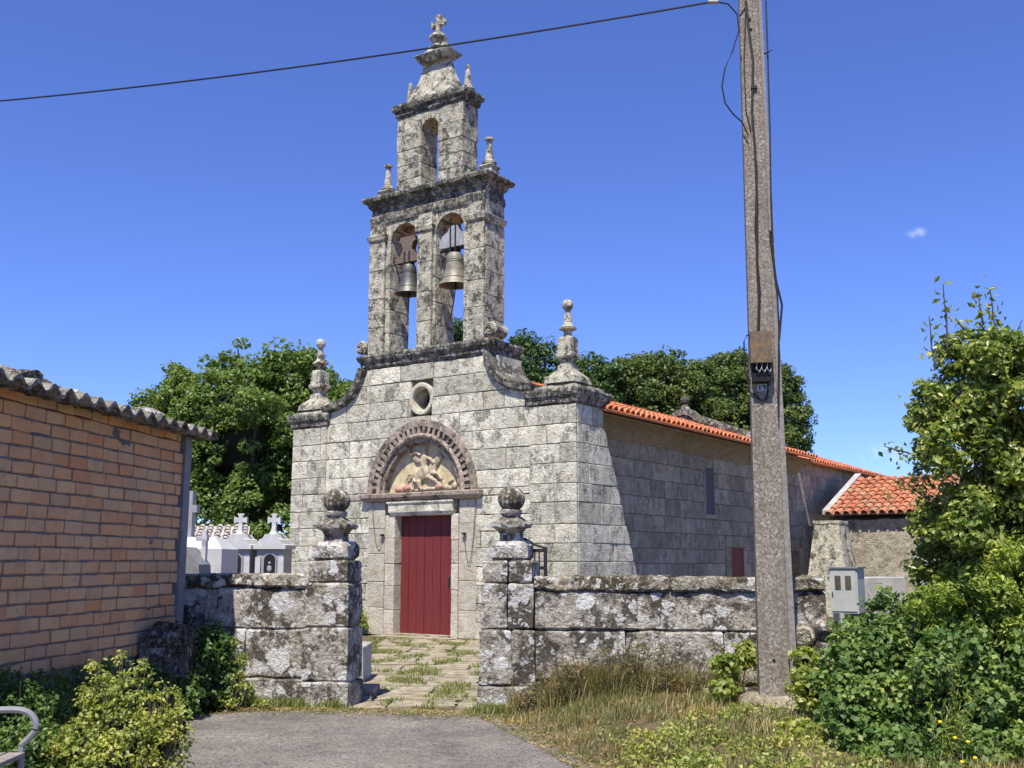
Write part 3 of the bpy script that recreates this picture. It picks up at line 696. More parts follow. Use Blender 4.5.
for i in range(1, len(A)):     # billets
    acc += math.hypot(A[i][0]-last[0], A[i][1]-last[1]); last = A[i]
    if acc > .135:
        acc = 0; c_ = A[i]; ang = math.atan2(A[min(i+2,200)][1]-A[i-2][1], A[min(i+2,200)][0]-A[i-2][0])
        Mx = Matrix.Translation((c_[0],-.075,c_[1])) @ Matrix.Rotation(-ang, 4, 'Y'); mb.box(-.036,.036,-.04,.04,-.07,.07, Mx)
mb.tube([(p[0], -.10, p[1]) for p in arch_pts(1.18, 1.25, 3.08)], .055, 8)
band(mb, 1.10, 1.17, 1.04, 1.10, -.07, .14)
mb.build('portal_arch', M['arch'], church)
mb = MB(); P = arch_pts(1.05, 1.12, 3.07); mb.prism(P, lambda x, z: (x, .135, z), lambda x, z: (x, .10, z)); tym = mb.build('tympanum', M['panel'], church)
mb = MB(); zb = 3.10       # carved rider on a rearing horse over fallen figures, worn stone
def rb(x, z, rx, rz, ry=.06, rot=0): mb.blob((x, .08, z), (rx*.94, ry*.8, rz*.94), 8, Matrix.Rotation(R(rot), 3, 'Y'))
def rt(pts, r_): mb.tube([(x, .04, z) for x, z in pts], r_, 6)
rb(-.02, zb+.40, .26, .17, .09, -12); rb(.22, zb+.50, .13, .16, .08, 20); rb(.36, zb+.68, .10, .15, .07, 25); rb(.43, zb+.76, .11, .055, .06, 35)
rb(-.22, zb+.34, .14, .17, .08); rb(-.02, zb+.66, .12, .19, .08, 8); rb(-.02, zb+.91, .09, .10, .08); rb(-.02, zb+.98, .14, .035, .09)
rb(-.22, zb+.72, .14, .10, .06, 35); rt([(-.1,zb+.8),(-.25,zb+.88),(-.38,zb+.82),(-.45,zb+.95)], .04); rt([(.08,zb+.74),(.2,zb+.7),(.28,zb+.6)], .045)
rt([(.2,zb+.4),(.4,zb+.38),(.5,zb+.24)], [.06,.045,.035]); rt([(.14,zb+.32),(.34,zb+.22),(.44,zb+.10)], [.06,.045,.035])
rt([(-.25,zb+.25),(-.35,zb+.12),(-.3,zb+.03)], [.07,.05,.04]); rt([(-.14,zb+.24),(-.1,zb+.1),(-.02,zb+.03)], [.07,.05,.04]); rt([(-.38,zb+.4),(-.5,zb+.3),(-.46,zb+.12)], [.05,.05,.03])
rt([(-.02,zb+.55),(.06,zb+.4),(.1,zb+.28)], [.06,.05,.04])
for x, z, a, b, r_ in ((.62,.07,.2,.06,10),(.82,.1,.09,.08,0),(.5,.16,.1,.08,40),(-.62,.05,.2,.05,-8),(.2,.06,.2,.05,0),(-.12,.04,.2,.04,0),(.72,.2,.1,.04,-30)): rb(x, zb+z, a, b, .05, r_)
rel = mb.build('rider_relief', M['relief'], tym, True)
rm = rel.modifiers.new('remesh', 'REMESH'); rm.mode = 'VOXEL'; rm.voxel_size = .018; rm.use_smooth_shade = True
sm = rel.modifiers.new('soften', 'SMOOTH'); sm.iterations = 4
for x, z in ((.42,.1),(-.72,.07),(-.5,.1)): mb = MB(); mb.blob((x,.05,zb+z), (.11,.05,.07), 7); mb.build('reddish_carving', M['pinkstone'], tym, True)
# nave
mb = MB(); XN = 3.35
mb.box(-XN+.03, XN-.03, 1.0, 14.2, 0, 4.6)
holes = [(7.4,7.95,2.8,4.0), (8.55,10.0,-.1,2.27)]
block_wall(mb, 1.0, 14.2, courses(0, 4.3, .39, 12, .08, (2.27,)), lambda a, z, d: (XN-.03+d, a, z), .035, .007, (.5,1.15), 33, holes, None, None, .008, .010, .008)
block_wall(mb, 1.0, 14.2, courses(0, 4.3, .39, 13), lambda a, z, d: (-XN+.03-d, a, z), .03, .003, (.6,1.2), 34, (), None, None, .003, .006, .003)
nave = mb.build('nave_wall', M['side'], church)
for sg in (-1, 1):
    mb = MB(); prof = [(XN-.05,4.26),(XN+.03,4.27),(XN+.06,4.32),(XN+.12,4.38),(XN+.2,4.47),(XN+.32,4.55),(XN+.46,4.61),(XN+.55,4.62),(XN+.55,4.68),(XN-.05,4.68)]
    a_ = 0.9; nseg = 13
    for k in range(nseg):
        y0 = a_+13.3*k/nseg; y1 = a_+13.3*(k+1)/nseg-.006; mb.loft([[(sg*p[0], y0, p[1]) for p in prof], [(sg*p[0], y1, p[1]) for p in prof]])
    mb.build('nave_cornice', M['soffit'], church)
mb = MB(); mb.block(XN-.05, XN+.03, 7.3, 8.05, 2.68, 2.79, .01, None, .004); mb.block(XN-.05, XN+.012, 7.30, 7.41, 2.8, 4.0, .01, None, .004); mb.build('window_sill', M['side'], church)
mb = MB(); mb.box(XN-.04, XN-.02, 7.4, 7.95, 2.8, 4.0); mb.build('blocked_window', plain('shaded window infill', (.10,.10,.11), .9, .3), church)  # infill colour darkened to stand for the shade of a deeper recess
mb = MB(); mb.block(XN-.05, XN+.02, 8.56, 10.0, 1.96, 2.26, .01, None, .003); mb.block(XN-.05, XN+.02, 8.56, 8.9, 0, 1.95, .01, None, .003); mb.block(XN-.05, XN+.02, 9.78, 10.0, 0, 1.95, .01, None, .003)
mb.build('side_door_frame', M['side'], church)
mb = MB(); mb.box(XN-.04, XN-.012, 8.9, 9.78, 0, 1.95); tag(mb.build('side_door', M['red'], church))
# roofs
SLP = .325
def slope_roof(y0, y1, xe, ze, name, mat, slp=SLP, seed=1, ex=.40, sp=.245):
    mb = MB(); nr = int(xe*math.hypot(1, slp)/ex)+1; nc = int((y1-y0)/sp)
    for sg in (-1, 1):
        tile_roof(mb, (sg*(xe-nr*ex/math.hypot(1,slp)), y0, ze+nr*ex/math.hypot(1,slp)*slp), (sg, 0, -slp), (0,1,0), nc, (y1-y0)/nc, nr, ex, seed+sg)
    ob = mb.build(name, M[mat], church); return ob
slope_roof(.95, 14.0, 4.05, 4.70, 'nave_roof', 'tile')
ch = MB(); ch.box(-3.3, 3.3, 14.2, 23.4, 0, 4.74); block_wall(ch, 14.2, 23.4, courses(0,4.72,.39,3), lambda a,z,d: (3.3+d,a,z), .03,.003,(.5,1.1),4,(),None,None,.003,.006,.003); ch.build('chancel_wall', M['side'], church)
slope_roof(14.4, 23.8, 3.62, 4.68, 'chancel_roof', 'tile', .335, 5)
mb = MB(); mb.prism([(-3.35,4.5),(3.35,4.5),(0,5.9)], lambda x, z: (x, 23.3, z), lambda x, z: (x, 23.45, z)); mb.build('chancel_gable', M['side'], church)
# gable parapet between nave and chancel
mb = MB(); P = [(0,6.52),(.25,6.44),(.45,6.26),(.9,6.1),(1.5,5.86),(2.3,5.55),(3.3,5.05),(3.6,4.9)]
full = [(-a, z) for a, z in reversed(P)] + P[1:]
for (xa, za), (xb, zb_) in zip(full[:-1], full[1:]):
    mb.loft([[(xa,13.25,za-.22),(xa,13.65,za-.22),(xa,13.65,za),(xa,13.25,za)], [(xb,13.25,zb_-.22),(xb,13.65,zb_-.22),(xb,13.65,zb_),(xb,13.25,zb_)]])
mb.prism([(-3.4,4.4),(3.4,4.4)]+[(x, z-.2) for x, z in reversed(full[1:-1])], lambda x, z: (x, 13.3, z), lambda x, z: (x, 13.6, z))
mb.lathe(0, 13.45, [(6.42,.2),(6.54,.14),(6.62,.08),(6.66,.09),(6.70,.13),(6.78,.15),(6.86,.12),(6.92,.04)], 14)
mb.build('gable_parapet', M['dark_tower'], church)
# annex
mb = MB(); mb.box(4.05, 8.6, 15.05, 18.6, 0, 2.75)
mb.rect_loft(4.0, 8.6, 15.0, 15.06, [(z_*.285, .0) for z_ in range(11)], None, .05, 3, 16)
mb.prism([(15.0,2.7),(18.6,2.7),(18.6,4.2)], lambda t, z: (3.98, t, z), lambda t, z: (8.6, t, z))
mb.box(3.3, 4.02, 15.2, 18.6, 0, 2.7)
mb.build('annex_wall', M['rough'], church)
mb = MB(); dn = Vector((0,-3.75,-1.36)); nr = 9; ex = .43
tile_roof(mb, (4.0, 14.78+nr*ex*.94, 3.02+nr*ex*.341), dn, (1,0,0), 19, .27, nr, ex, 77)
mb.build('annex_roof', M['tile_old'], church)
mb = MB(); a0 = Vector((3.9,14.85,3.02)); a1 = Vector((3.9,18.45,4.40))
mb.loft([[a0+Vector(v) for v in ((0,0,0),(.2,0,0),(.2,0,.14),(0,0,.14))], [a1+Vector(v) for v in ((0,0,0),(.2,0,0),(.2,0,.14),(0,0,.14))]])
mb.build('verge_coping', M['concrete'], church)
mb = MB(); mb.rect_loft(4.22, 4.96, 13.1, 13.9, [(0,.34),(.6,.27),(1.2,.19),(2.0,.09),(2.66,.0),(2.68,.02),(2.76,.02),(2.77,-.02)], None, .02, 5, 6); mb.build('tapered_buttress', M['tower'], church)
mb = MB()
for k, (a, b, z0, z1) in enumerate(((6.75,7.1,1.75,2.25),(6.55,6.95,1.35,1.72),(6.7,7.1,.3,.9),(6.6,6.9,.92,1.32))):
    mb.block(a, b, 14.90, 15.02, z0, z1, .04, None, .05, k, 7)
mb.build('whitewashed_quoin', M['whitewash'], church)
# chains by the door
for sx, x1, dz, lab in ((-1.38,-1.05,.62,'thin rusty chain hanging in a loop on the wall left of the red door'),(1.52,1.22,1.0,'longer thin chain hanging in a loop on the wall right of the red door')):
    top = Vector((sx,-.09,2.95)); hook = Vector((x1,-.1,2.15)); pts = []
    for i in range(25):
        t = i/24; p = top.lerp(hook, t); zc = (2.95*(1-t)+2.15*t)-dz*4*t*(1-t)*(1-.25*t)*1.1; pts.append(CM @ Vector((p.x, p.y, zc)))
    e = empty('hanging_chain', CM @ hook, 0, lab, 'chain', 'chains beside the church door')
    inv = Matrix.Translation(-(CM @ hook)); mb = MB(); mb.tube([inv @ p for p in pts], .008, 5); mb.build('chain_links', M['rust'], e)
    mb = MB(); mb.blob((0,0,.02), (.05,.05,.03), 7); mb.build('hook', M['iron'], e)
# bells
def bell(sx, zt, H_, r_, mat, label, kind):
    b = empty('bell', W(sx, .20, zt), RZ, label, 'bell', 'bells in the bell gable'); mb = MB()
    prof = [(0,.25),(-.02,.42),(-.08,.5),(-.2,.54),(-.45,.58),(-.65,.66),(-.8,.76),(-.92,.92),(-1,1.0)]
    outer = [(z*H_, q*r_) for z, q in prof]; inner = [(z*H_+.0, q*r_-.03) for z, q in reversed(prof)]
    n = 28; rings = [[(q*math.cos(2*math.pi*k/n), q*math.sin(2*math.pi*k/n), z) for k in range(n)] for z, q in outer+inner]
    mb.loft(rings)
    for z in (-.24,-.3,-.78): 
        q = np.interp(-z, [-p[0] for p in prof], [p[1] for p in prof])*r_
        mb.tube([(q*math.cos(2*math.pi*k/n), q*math.sin(2*math.pi*k/n), z*H_) for k in range(n+1)], .009, 4)
    mb.build('bell_body', M[mat], b, True)
    hs = MB()
    if kind == 0:
        P = [(-.36,.05),(-.36,.17),(-.2,.22),(-.13,.36),(-.17,.5),(-.24,.55),(-.2,.66),(.2,.66),(.24,.55),(.17,.5),(.13,.36),(.2,.22),(.36,.17),(.36,.05)]
        hs.prism(P, lambda x, z: (x,-.08,z), lambda x, z: (x,.08,z)); hs.build('headstock', M['wood'], b)
    else:
        P = [(-.4,.13),(-.38,.3),(-.3,.42),(-.15,.5),(-.1,.62),(.1,.62),(.15,.5),(.3,.42),(.38,.3),(.4,.13)]
        hs.prism(P, lambda x, z: (x,-.08,z), lambda x, z: (x,.08,z)); hs.build('headstock', M['greywood'], b)
    st = MB()
    for x in (-.07, .07): st.box(x-.015, x+.015, -.1, .1, -.02, .66 if kind else .3)
    st.box(-.45,.45,-.02,.02,.06,.1); st.build('strap', M['iron'], b)
    cl = MB(); cl.tube([(0,0,-.1),(.02,0,-H_-.06)], .018, 6); cl.blob((.02,0,-H_-.04), (.045,.045,.06), 7)
    cl.tube([(.02,0,-H_-.06),(-.03,0,-H_-.4),(-.12,0,-H_-.75)] if kind else [(.02,0,-H_-.06),(0,0,-H_-.5)], .012, 5); cl.build('clapper', M['iron'], b)
bell(-.65, 8.37, .70, .325, 'bronze_dark', 'dark bronze bell in the left arch under a brown wooden headstock', 0)
bell(.69, 8.43, .76, .365, 'bronze', 'paler bronze bell in the right arch under a grey rounded headstock', 1)

# ================================================================== LOW WALL AND GATE
WA = R(-11); WO = Vector((-1.87, 12.39, 0))
def wall_thing(name, label): return empty(name, WO, WA, label, 'wall')
wf = lambda a, z, d: (a, -d, z)
def rough_wall(name, x0, x1, label, zs, seed, th=.5, cap=True):
    t = wall_thing(name, label)
    for k, (z0, z1) in enumerate(zs):
        rnd = random.Random(seed+k); x = x0; mb = MB(); last = k == len(zs)-1
        while x < x1-.05:
            L = rnd.uniform(.7, 1.5) if not last else rnd.uniform(.6, 1.3)
            if x+L > x1-.35: L = x1-x
            j = rnd.uniform(-.015,.015); mb.block(x+.004, x+L-.004, .0-j-(.03 if last else 0), th+j, z0+.003, z1-.003+(rnd.uniform(-.03,.03) if last else 0), .022, None, .03 if last else .016, seed+x, 16)
            x += L
        mb.build('coping' if last else 'stone_course', M['wallcap' if last else 'wall'], t)
    return t
rough_wall('stone_wall', -2.55, -.35, 'lichen covered granite wall left of the gateway, between gate pillar and brick shed', [(-.1,.28),(.28,.83),(.83,1.30),(1.30,1.47)], 5)
rough_wall('stone_wall', 2.16, 5.25, 'long lichen covered granite wall right of the gateway behind the concrete pole', [(-.1,.32),(.32,.86),(.86,1.28),(1.28,1.44)], 15)
def gate_pillar(x0, x1, label, seed, split=False):
    t = empty('gate_pillar', WO + Matrix.Rotation(WA, 3, 'Z') @ Vector(((x0+x1)/2, .22, 0)), WA, label, 'gate pillar', 'stone gate pillars'); hw = (x1-x0)/2
    mb = MB()
    zs = [(-.1,.26),(.26,.86),(.86,1.36),(1.36,1.61)]
    for k, (a, b) in enumerate(zs):
        e = .05*(1-k/3)
        if split and k in (1, 2, 3):
            c_ = hw*(.02 if k != 1 else .2); mb.block(-hw-e, c_-.006, -.24-e, .24, a, b-.005, .02, None, .016, seed+k, 9); mb.block(c_+.006, hw+e, -.24-e, .24, a, b-.005, .02, None, .016, seed+k+9, 9)
        else: mb.block(-hw-e, hw+e, -.24-e, .24, a, b-.005, .02, None, .016, seed+k, 12)
    mb.build('pillar_shaft', M['wall'], t)
    mb = MB(); mb.block(-.215, .215, -.2, .2, 1.60, 1.825, .045, None, .018, seed, 8); mb.build('pedestal_block', M['wall'], t)
    mb = MB(); mb.rect_loft(-.078, .078, -.078, .078, [(1.80,.05),(1.85,.035),(1.91,.03),(1.95,.06),(1.98,.115),(2.015,.125),(2.05,.07),(2.10,.0),(2.13,-.02)], None, .02, seed, 6)
    mb.lathe(0, 0, [(2.10,.10),(2.13,.125),(2.165,.125),(2.19,.09)], 16, None, .008)
    mb.build('moulded_cap', M['wall'], t, True)
    mb = MB(); mb.blob((0,0,2.30), (.158,.158,.145), 14, None, .012); mb.build('stone_ball', M['wallcap'], t, True)
gate_pillar(-.47, .0, 'left gate pillar topped by a stone ball, its right face in shadow', 3)
gate_pillar(1.58, 2.13, 'right gate pillar topped by a stone ball, joined to the long wall and split by a vertical joint', 8, True)
# iron gate leaf folded back behind the right pillar
gt = empty('iron_gate', WO + Matrix.Rotation(WA, 3, 'Z') @ Vector((2.14, .55, 0)), WA + R(6), 'black iron gate leaf folded back behind the right gate pillar', 'gate')
mb = MB(); mb.box(-.2,.06,0,.03,1.70,1.74); mb.box(.03,.07,-.01,.04,.1,1.76); mb.box(-.2,.06,0,.03,1.5,1.54); mb.box(-.2,.06,0,.03,.2,.24); mb.build('frame', M['iron'], gt)
mb = MB()
for k in range(4): mb.box(-.18+k*.05,-.165+k*.05,.005,.02,.24,1.7)
mb.build('bar', M['iron'], gt)
mb = MB(); mb.tube([(-.2,.02,1.86),(-.08,.02,1.79),(.04,.02,1.75)], .015, 5); mb.build('stay', M['iron'], gt)
# stone seat inside the gate
p = ground_at(364, 683); mb = MB(); mb.block(p.x-.85, p.x-.02, p.y, p.y+.9, -.02, .47, .015, None, .006, 1, 8)
tag(mb.build('stone_bench', M['concrete']), 'low grey stone block bench just inside the gateway behind the left pillar', 'bench')
p = ground_at(362, 700); mb = MB(); mb.block(p.x-.4, p.x+.1, p.y+.3, p.y+.9, -.02, .09, .015, None, .006, 1, 8); tag(mb.build('kerb_stone', M['flag']), 'flat pale kerb stone at the foot of the left gate pillar', 'stone')
# mossy block beside the shed, its shade put into a darkened granite
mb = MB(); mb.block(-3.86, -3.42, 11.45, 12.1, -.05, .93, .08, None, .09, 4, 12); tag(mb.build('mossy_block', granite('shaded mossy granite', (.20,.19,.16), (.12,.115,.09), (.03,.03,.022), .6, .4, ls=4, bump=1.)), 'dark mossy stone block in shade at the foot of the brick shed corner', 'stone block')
# tumbled stones at the right end of the wall
for k, (x, y, Y, rx, rz, lab) in enumerate(((800,640,10.9,.15,.12,'lower tumbled stone behind the foot of the concrete pole'),(824,632,10.8,.13,.11,'brown tumbled stone half buried in ivy'))):
    c_ = at(x, y, Y); mb = MB(); mb.blob(c_, (rx, .2, rz), 10, None, .06); tag(mb.build('fallen_stone', M['wallcap']), lab, 'stone', 'tumbled stones at the wall end')
mb = MB(); mb.blob((3.25,11.2,.2), (.4,.2,.45), 12, None, .1); tag(mb.build('rubble_bank', M['wall']), 'dark rubble bank under the broken right end of the granite wall', 'rubble')

# ================================================================== BRICK SHED
AX = math.atan2(.99, .139); SHP = Vector((-3.79, 12.3, 0))
shed = empty('brick_shed', SHP, AX, 'low shed of orange hollow bricks with a corrugated roof at the left', 'shed')
# local: x along the wall away from camera (0 at the far corner), y to the left
rnd = random.Random(2); mb = MB(); h = .1225; row = 0; z = .62
while z < 3.0:
    x = -8.6 + rnd.random()*.3
    while x < -.02:
        L = .305+rnd.uniform(-.01,.012); x1 = min(x+L, rnd.uniform(-.08,.02)) if x+L > -.06 else x+L
        if x1-x > .07:
            j = rnd.uniform(-.008,.008); mb.block(x+.008+rnd.uniform(-.003,.003), x1-.008, j, .14, z+.009+rnd.uniform(-.003,.003), z+h-.007, .008, None, .009, row+x, 4)
        x += L+.002
    z += h; row += 1
mb.build('brick_course', M['brick'], shed)
mb = MB(); mb.box(-8.6,-.06,.012,.16,.6,2.95); mb.box(-8.6,.1,.02,.2,-.05,.615); mb.box(-.1,.08,.16,4,-.05,2.9); mb.build('mortar_core', M['mortar'], shed)
mb = MB(); mb.loft([[(-.02,-.03,-.05),(.14,-.03,-.05),(.14,.16,-.05),(-.02,.16,-.05)], [(-.0,-.03,3.02),(.16,-.03,3.02),(.16,.14,3.02),(-.0,.14,3.02)]])
mb.build('corner_post', M['postgrey'], shed)
def corrug(mb, x0, x1, y0, y1, zA, slope, pitch=.255, amp=.040, th=.018):
    n = int((x1-x0)/pitch*10); rows = [y0, y0+.02, (y0+y1)/2, y1]; rings = []
    for i in range(n+1):
        x = x0+(x1-x0)*i/n; a = amp*math.sin(2*math.pi*x/pitch)
        rings.append([(x, y, zA+slope*(y-y0)+a+th) for y in rows] + [(x, y, zA+slope*(y-y0)+a-th) for y in reversed(rows)])
    mb.loft(rings)
mb = MB(); corrug(mb, -8.8, .18, -.34, 4.2, 3.04, .10); mb.build('corrugated_roof', M['sheet'], shed)
for k, (x, y, rr, hh) in enumerate(((5,372,.26,.12),(40,384,.22,.10),(66,388,.15,.06),(90,394,.10,.05),(150,408,.24,.07),(166,411,.10,.05))):
    s_ = (x-512)/1084.; tt = (12.3*s_+3.79)/(.139-.99*s_); 
    lc = Vector((tt, .12, 3.10+hh*.5)); c_ = shed.matrix_basis @ lc if False else SHP + Matrix.Rotation(AX, 3, 'Z') @ lc
    mb = MB(); mb.blob(c_, (rr, rr, hh), 11, None, .09)
    tag(mb.build('roof_stone', M['wallcap']), ['lichen covered stone weighing down the shed roof, nearest the left frame edge','second stone on the shed roof from the left, mottled green','third flat stone on the shed roof from the left','small dark stone on the middle of the shed roof','flat pale stone near the far end of the shed roof','smallest stone at the far end of the shed roof'][k], 'stone', 'stones weighing down the shed roof')

# ================================================================== UTILITY POLE
pole = empty('utility_pole', (2.50, 10.45, 0), R(-9), 'tall weathered concrete electricity pole standing before the granite wall', 'utility pole')
mb = MB()
mb.loft([[(-.165,-.13,.05),(.125,-.13,.05),(.125,.13,.05),(-.165,.13,.05)], [(-.10,-.09,9.0),(.065,-.09,9.0),(.065,.09,9.0),(-.10,.09,9.0)]]); mb.build('shaft', M['pole'], pole)
mb = MB(); mb.loft([[(.127,-.06,.05),(.20,-.05,.05),(.20,.12,.05),(.127,.12,.05)], [(.067,-.04,9.0),(.10,-.03,9.0),(.10,.08,9.0),(.067,.08,9.0)]]); mb.build('side_flange', M['pole_side'], pole)
mb = MB(); mb.rect_loft(-.34,.36,-.3,.3,[(-.02,.05),(.2,.04),(.30,-.02),(.35,-.10),(.36,-.16)], None, .03, 2, 6); mb.build('footing', M['rough'], pole)
def pl(px, py, off=.0):  # point on the pole's front face, in pole-local coordinates
    Y = 10.45-.12; q = at(px, py, Y) - Vector((2.50, 10.45, 0)); q = Matrix.Rotation(R(9), 3, 'Z') @ q; zz = q.z; f_ = .13-.04*zz/9; return Vector((q.x, -f_-off, zz))
a = pl(749,334); b = pl(771,365); mb = MB(); mb.box(a.x, b.x, a.y-.16, a.y-.005, b.z, a.z); jb = mb.build('fuse_box', M['rust'], pole)
mb = MB(); c2 = pl(770,383); mb.box(a.x+.01, c2.x, a.y-.11, a.y-.005, c2.z, b.z-.003); mb.build('fuse_recess', M['dark'], jb)
mb = MB()
for k in range(3): q = a.x+.06+k*.05; mb.tube([(q,a.y-.12,b.z),(q-.01,a.y-.14,b.z-.06),(q+.02,a.y-.13,b.z-.09),(q+.035,a.y-.12,b.z-.05)], .006, 5)
mb.build('fuse_wire', M['concrete'], jb)
a2 = pl(757,384); b2 = pl(768,391); mb = MB(); mb.box(a2.x, b2.x, a2.y-.006, a2.y-.0015, b2.z, a2.z); tg = mb.build('number_tag', M['white'], pole)
mb = MB(); z0, z1 = b2.z+.012, a2.z-.012; x0 = a2.x+.02; mb.box(x0,x0+.012,a2.y-.009,a2.y-.0065,z0,z1); mb.box(x0+.03,x0+.06,a2.y-.009,a2.y-.0065,z1-.012,z1); mb.box(x0+.048,x0+.06,a2.y-.009,a2.y-.0065,z0,z1-.012); mb.build('number', M['iron'], tg)
mb = MB()
def pc(pts, r_=.008, off=.015): mb.tube([pl(x, y, off) for x, y in pts], r_, 5)
pc([(746,0),(749,30),(753,60),(752,110),(755,150),(757,200),(757,260),(759,300),(758,332)], .013)
pc([(752,120),(757,170),(755,230),(760,290),(759,332)], .008)
pc([(758,333),(747,335),(744,341),(745,372),(750,380),(748,390),(762,401),(767,398),(768,384)], .008)
pc([(746,0),(744,60),(746,110),(751,130)], .006)
mb.build('cable_run', M['cable'], pole)
mb = MB(); sx = .17
for pts, r_ in (([(766,0),(768,60),(770,130),(771,200),(773,250),(777,290),(779,330),(778,420)], .009), ([(770,230),(776,280),(782,305),(779,340)], .012)):
    mb.tube([pl(x, y, -.02) for x, y in pts], r_, 5)
mb.tube([pl(764,54), pl(773,51,.02)], [.012,.003], 5); mb.build('side_cable', M['cable'], pole)
for x, y in ((750,18),(751,28),(750,40),(752,88),(774,660)): mb = MB(); mb.blob(pl(x,y,.002), (.013,.012,.016), 6); mb.build('bolt', M['iron'], pole)
mb = MB()
mb.box(*(lambda q: (q.x-.02,q.x+.04,q.y-.03,q.y,q.z-.015,q.z+.015))(pl(753,87)))
mb.build('bracket', M['iron'], pole)
# overhead service cable with its clamp and drip loop
A0 = at(711, 2, 10.2); A1 = at(-60, 106, 14.0); mb = MB(); pts = []
for i in range(41):
    t = i/40; p = A0.lerp(A1, t); p.z -= .42*4*t*(1-t)*.28; pts.append(p)
mb.tube(pts, .011, 5)
loop = [(717,2),(728,4),(737,14),(739,30),(733,50),(725,68),(722,86),(725,103),(733,114),(742,122),(748,135)]
mb.tube([at(x, y, 10.2+.012*i) for i, (x, y) in enumerate(loop)], .008, 5)
lc = mb.build('service_cable', M['cable']); tag(lc, 'black overhead cable crossing the sky to the concrete pole with a drooping loop', 'cable')
mb = MB(); c_ = at(713,1,10.2); mb.box(c_.x-.05,c_.x+.05,c_.y-.03,c_.y+.03,c_.z-.02,c_.z+.05); mb.tube([c_, at(745,-6,10.3)], .008, 5); mb.build('clamp', M['white'], lc)

# ================================================================== METER CABINET AND SLAB
cb = at(848, 613, 10.7); cab = empty('meter_cabinet', (cb.x, cb.y, cb.z), R(-33), 'pale grey electricity meter cabinet with two small windows on the wall end', 'cabinet')
mb = MB(); mb.box(-.135,.135,-.1,.15,-.0,.43); mb.build('body', M['cabinet'], cab)
mb = MB(); mb.box(-.12,.12,-.108,-.101,.02,.41); dr = mb.build('door', M['cabinet'], cab)
mb = MB(); mb.box(-.15,.15,-.12,.17,.431,.445); mb.build('lid', M['postgrey'], cab)
for x in (-.055,.045): mb = MB(); mb.box(x-.027,x+.030,-.113,-.1085,.23,.36); mb.build('window', M['dark_glass'] if 'dark_glass' in M else M['bark'], cab)
mb = MB(); mb.box(-.115,-.105,-.115,-.108,.16,.2); mb.build('latch', M['iron'], dr)
mb = MB(); mb.box(cb.x-.1,cb.x+.12,cb.y-.08,cb.y+.15,0,cb.z-.002); tag(mb.build('cabinet_plinth', M['concrete']), 'concrete plinth hidden in ivy carrying the meter cabinet', 'plinth')
c_ = at(884, 612, 11.6); mb = MB(); mb.block(c_.x-.22,c_.x+.24,c_.y,c_.y+.12,0,at(884,577,11.6).z,.01,None,.006,2,6); tag(mb.build('concrete_slab', M['concrete']), 'plain grey concrete slab standing behind the meter cabinet', 'slab')

# ================================================================== CEMETERY
def niche_tomb(px, label, Y=22.):
    c_ = at(px-5, 560, Y); t = empty('niche_tomb', (c_.x, c_.y, 0), R(-8), label, 'tomb', 'white niche tombs with crosses')
    mb = MB(); mb.box(-.28,.28,0,.5,0,1.86); mb.build('tomb_body', M['offwhite'], t)
    for x in (-.30, .19): mb = MB(); mb.box(x, x+.11, -.04, -.001, 0, 1.68); mb.build('pilaster', M['white'], t)
    mb = MB(); P = [(-.34,1.84),(.34,1.84),(.34,1.92),(.26,1.94),(.22,2.03),(.15,2.06),(.10,2.14),(-.10,2.14),(-.15,2.06),(-.22,2.03),(-.26,1.94),(-.34,1.92)]
    mb.prism(P, lambda x, z: (x,-.07,z), lambda x, z: (x,.55,z)); mb.build('pediment', M['white'], t)
    mb = MB(); mb.rect_loft(-.07,.07,.1,.26,[(2.14,.01),(2.2,-.02),(2.3,-.035)]); flared_cross(mb, 0, .14, .22, 2.43, .135, .045, .07, .14); mb.build('cross', M['white'], t)
    P = [(-.12,1.36),(.12,1.36)] + [(.12*math.cos(a), 1.62+.12*math.sin(a)) for a in [math.pi*k/10 for k in range(11)]]
    mb = MB(); mb.prism(P, lambda x, z: (x*1.25,-.02,1.6+(z-1.6)*1.12), lambda x, z: (x*1.25,-.001,1.6+(z-1.6)*1.12)); fr_ = mb.build('niche_frame', M['offwhite'], t)
    mb = MB(); mb.prism(P, lambda x, z: (x,-.026,z), lambda x, z: (x,-.021,z)); mb.build('niche_pane', M['dark'], fr_)
    mb = MB(); mb.blob((0,-.03,1.45),(.05,.015,.07),6); mb.blob((.0,-.03,1.56),(.03,.015,.03),6); mb.build('figure', M['offwhite'], fr_)
niche_tomb(241, 'left one of two white niche tombs topped by crosses beyond the low wall')
niche_tomb(275, 'white niche tomb nearest the church front, topped by a cross')
c_ = at(190, 530, 17.5); t = empty('cross_monument', (c_.x, c_.y, 0), R(-10), 'tall pale grave cross beside the grey post of the shed', 'grave cross')
mb = MB(); z_ = at(190,507,17.5).z; mb.box(-.13,.13,-.06,.06,z_-.09,z_+.03); mb.box(-.05,.05,-.061,.061,z_+.03,z_+.26); mb.box(-.055,.055,-.062,.062,z_-.5,z_-.09); mb.build('cross', M['offwhite'], t)
mb = MB(); mb.rect_loft(-.13,.13,-.13,.13,[(0,.12),(z_-.75,.05),(z_-.48,0)]); mb.build('pedestal', M['offwhite'], t)
c_ = at(205, 548, 17); mb = MB(); z1 = at(205,537,17).z; z0 = at(205,549,17).z
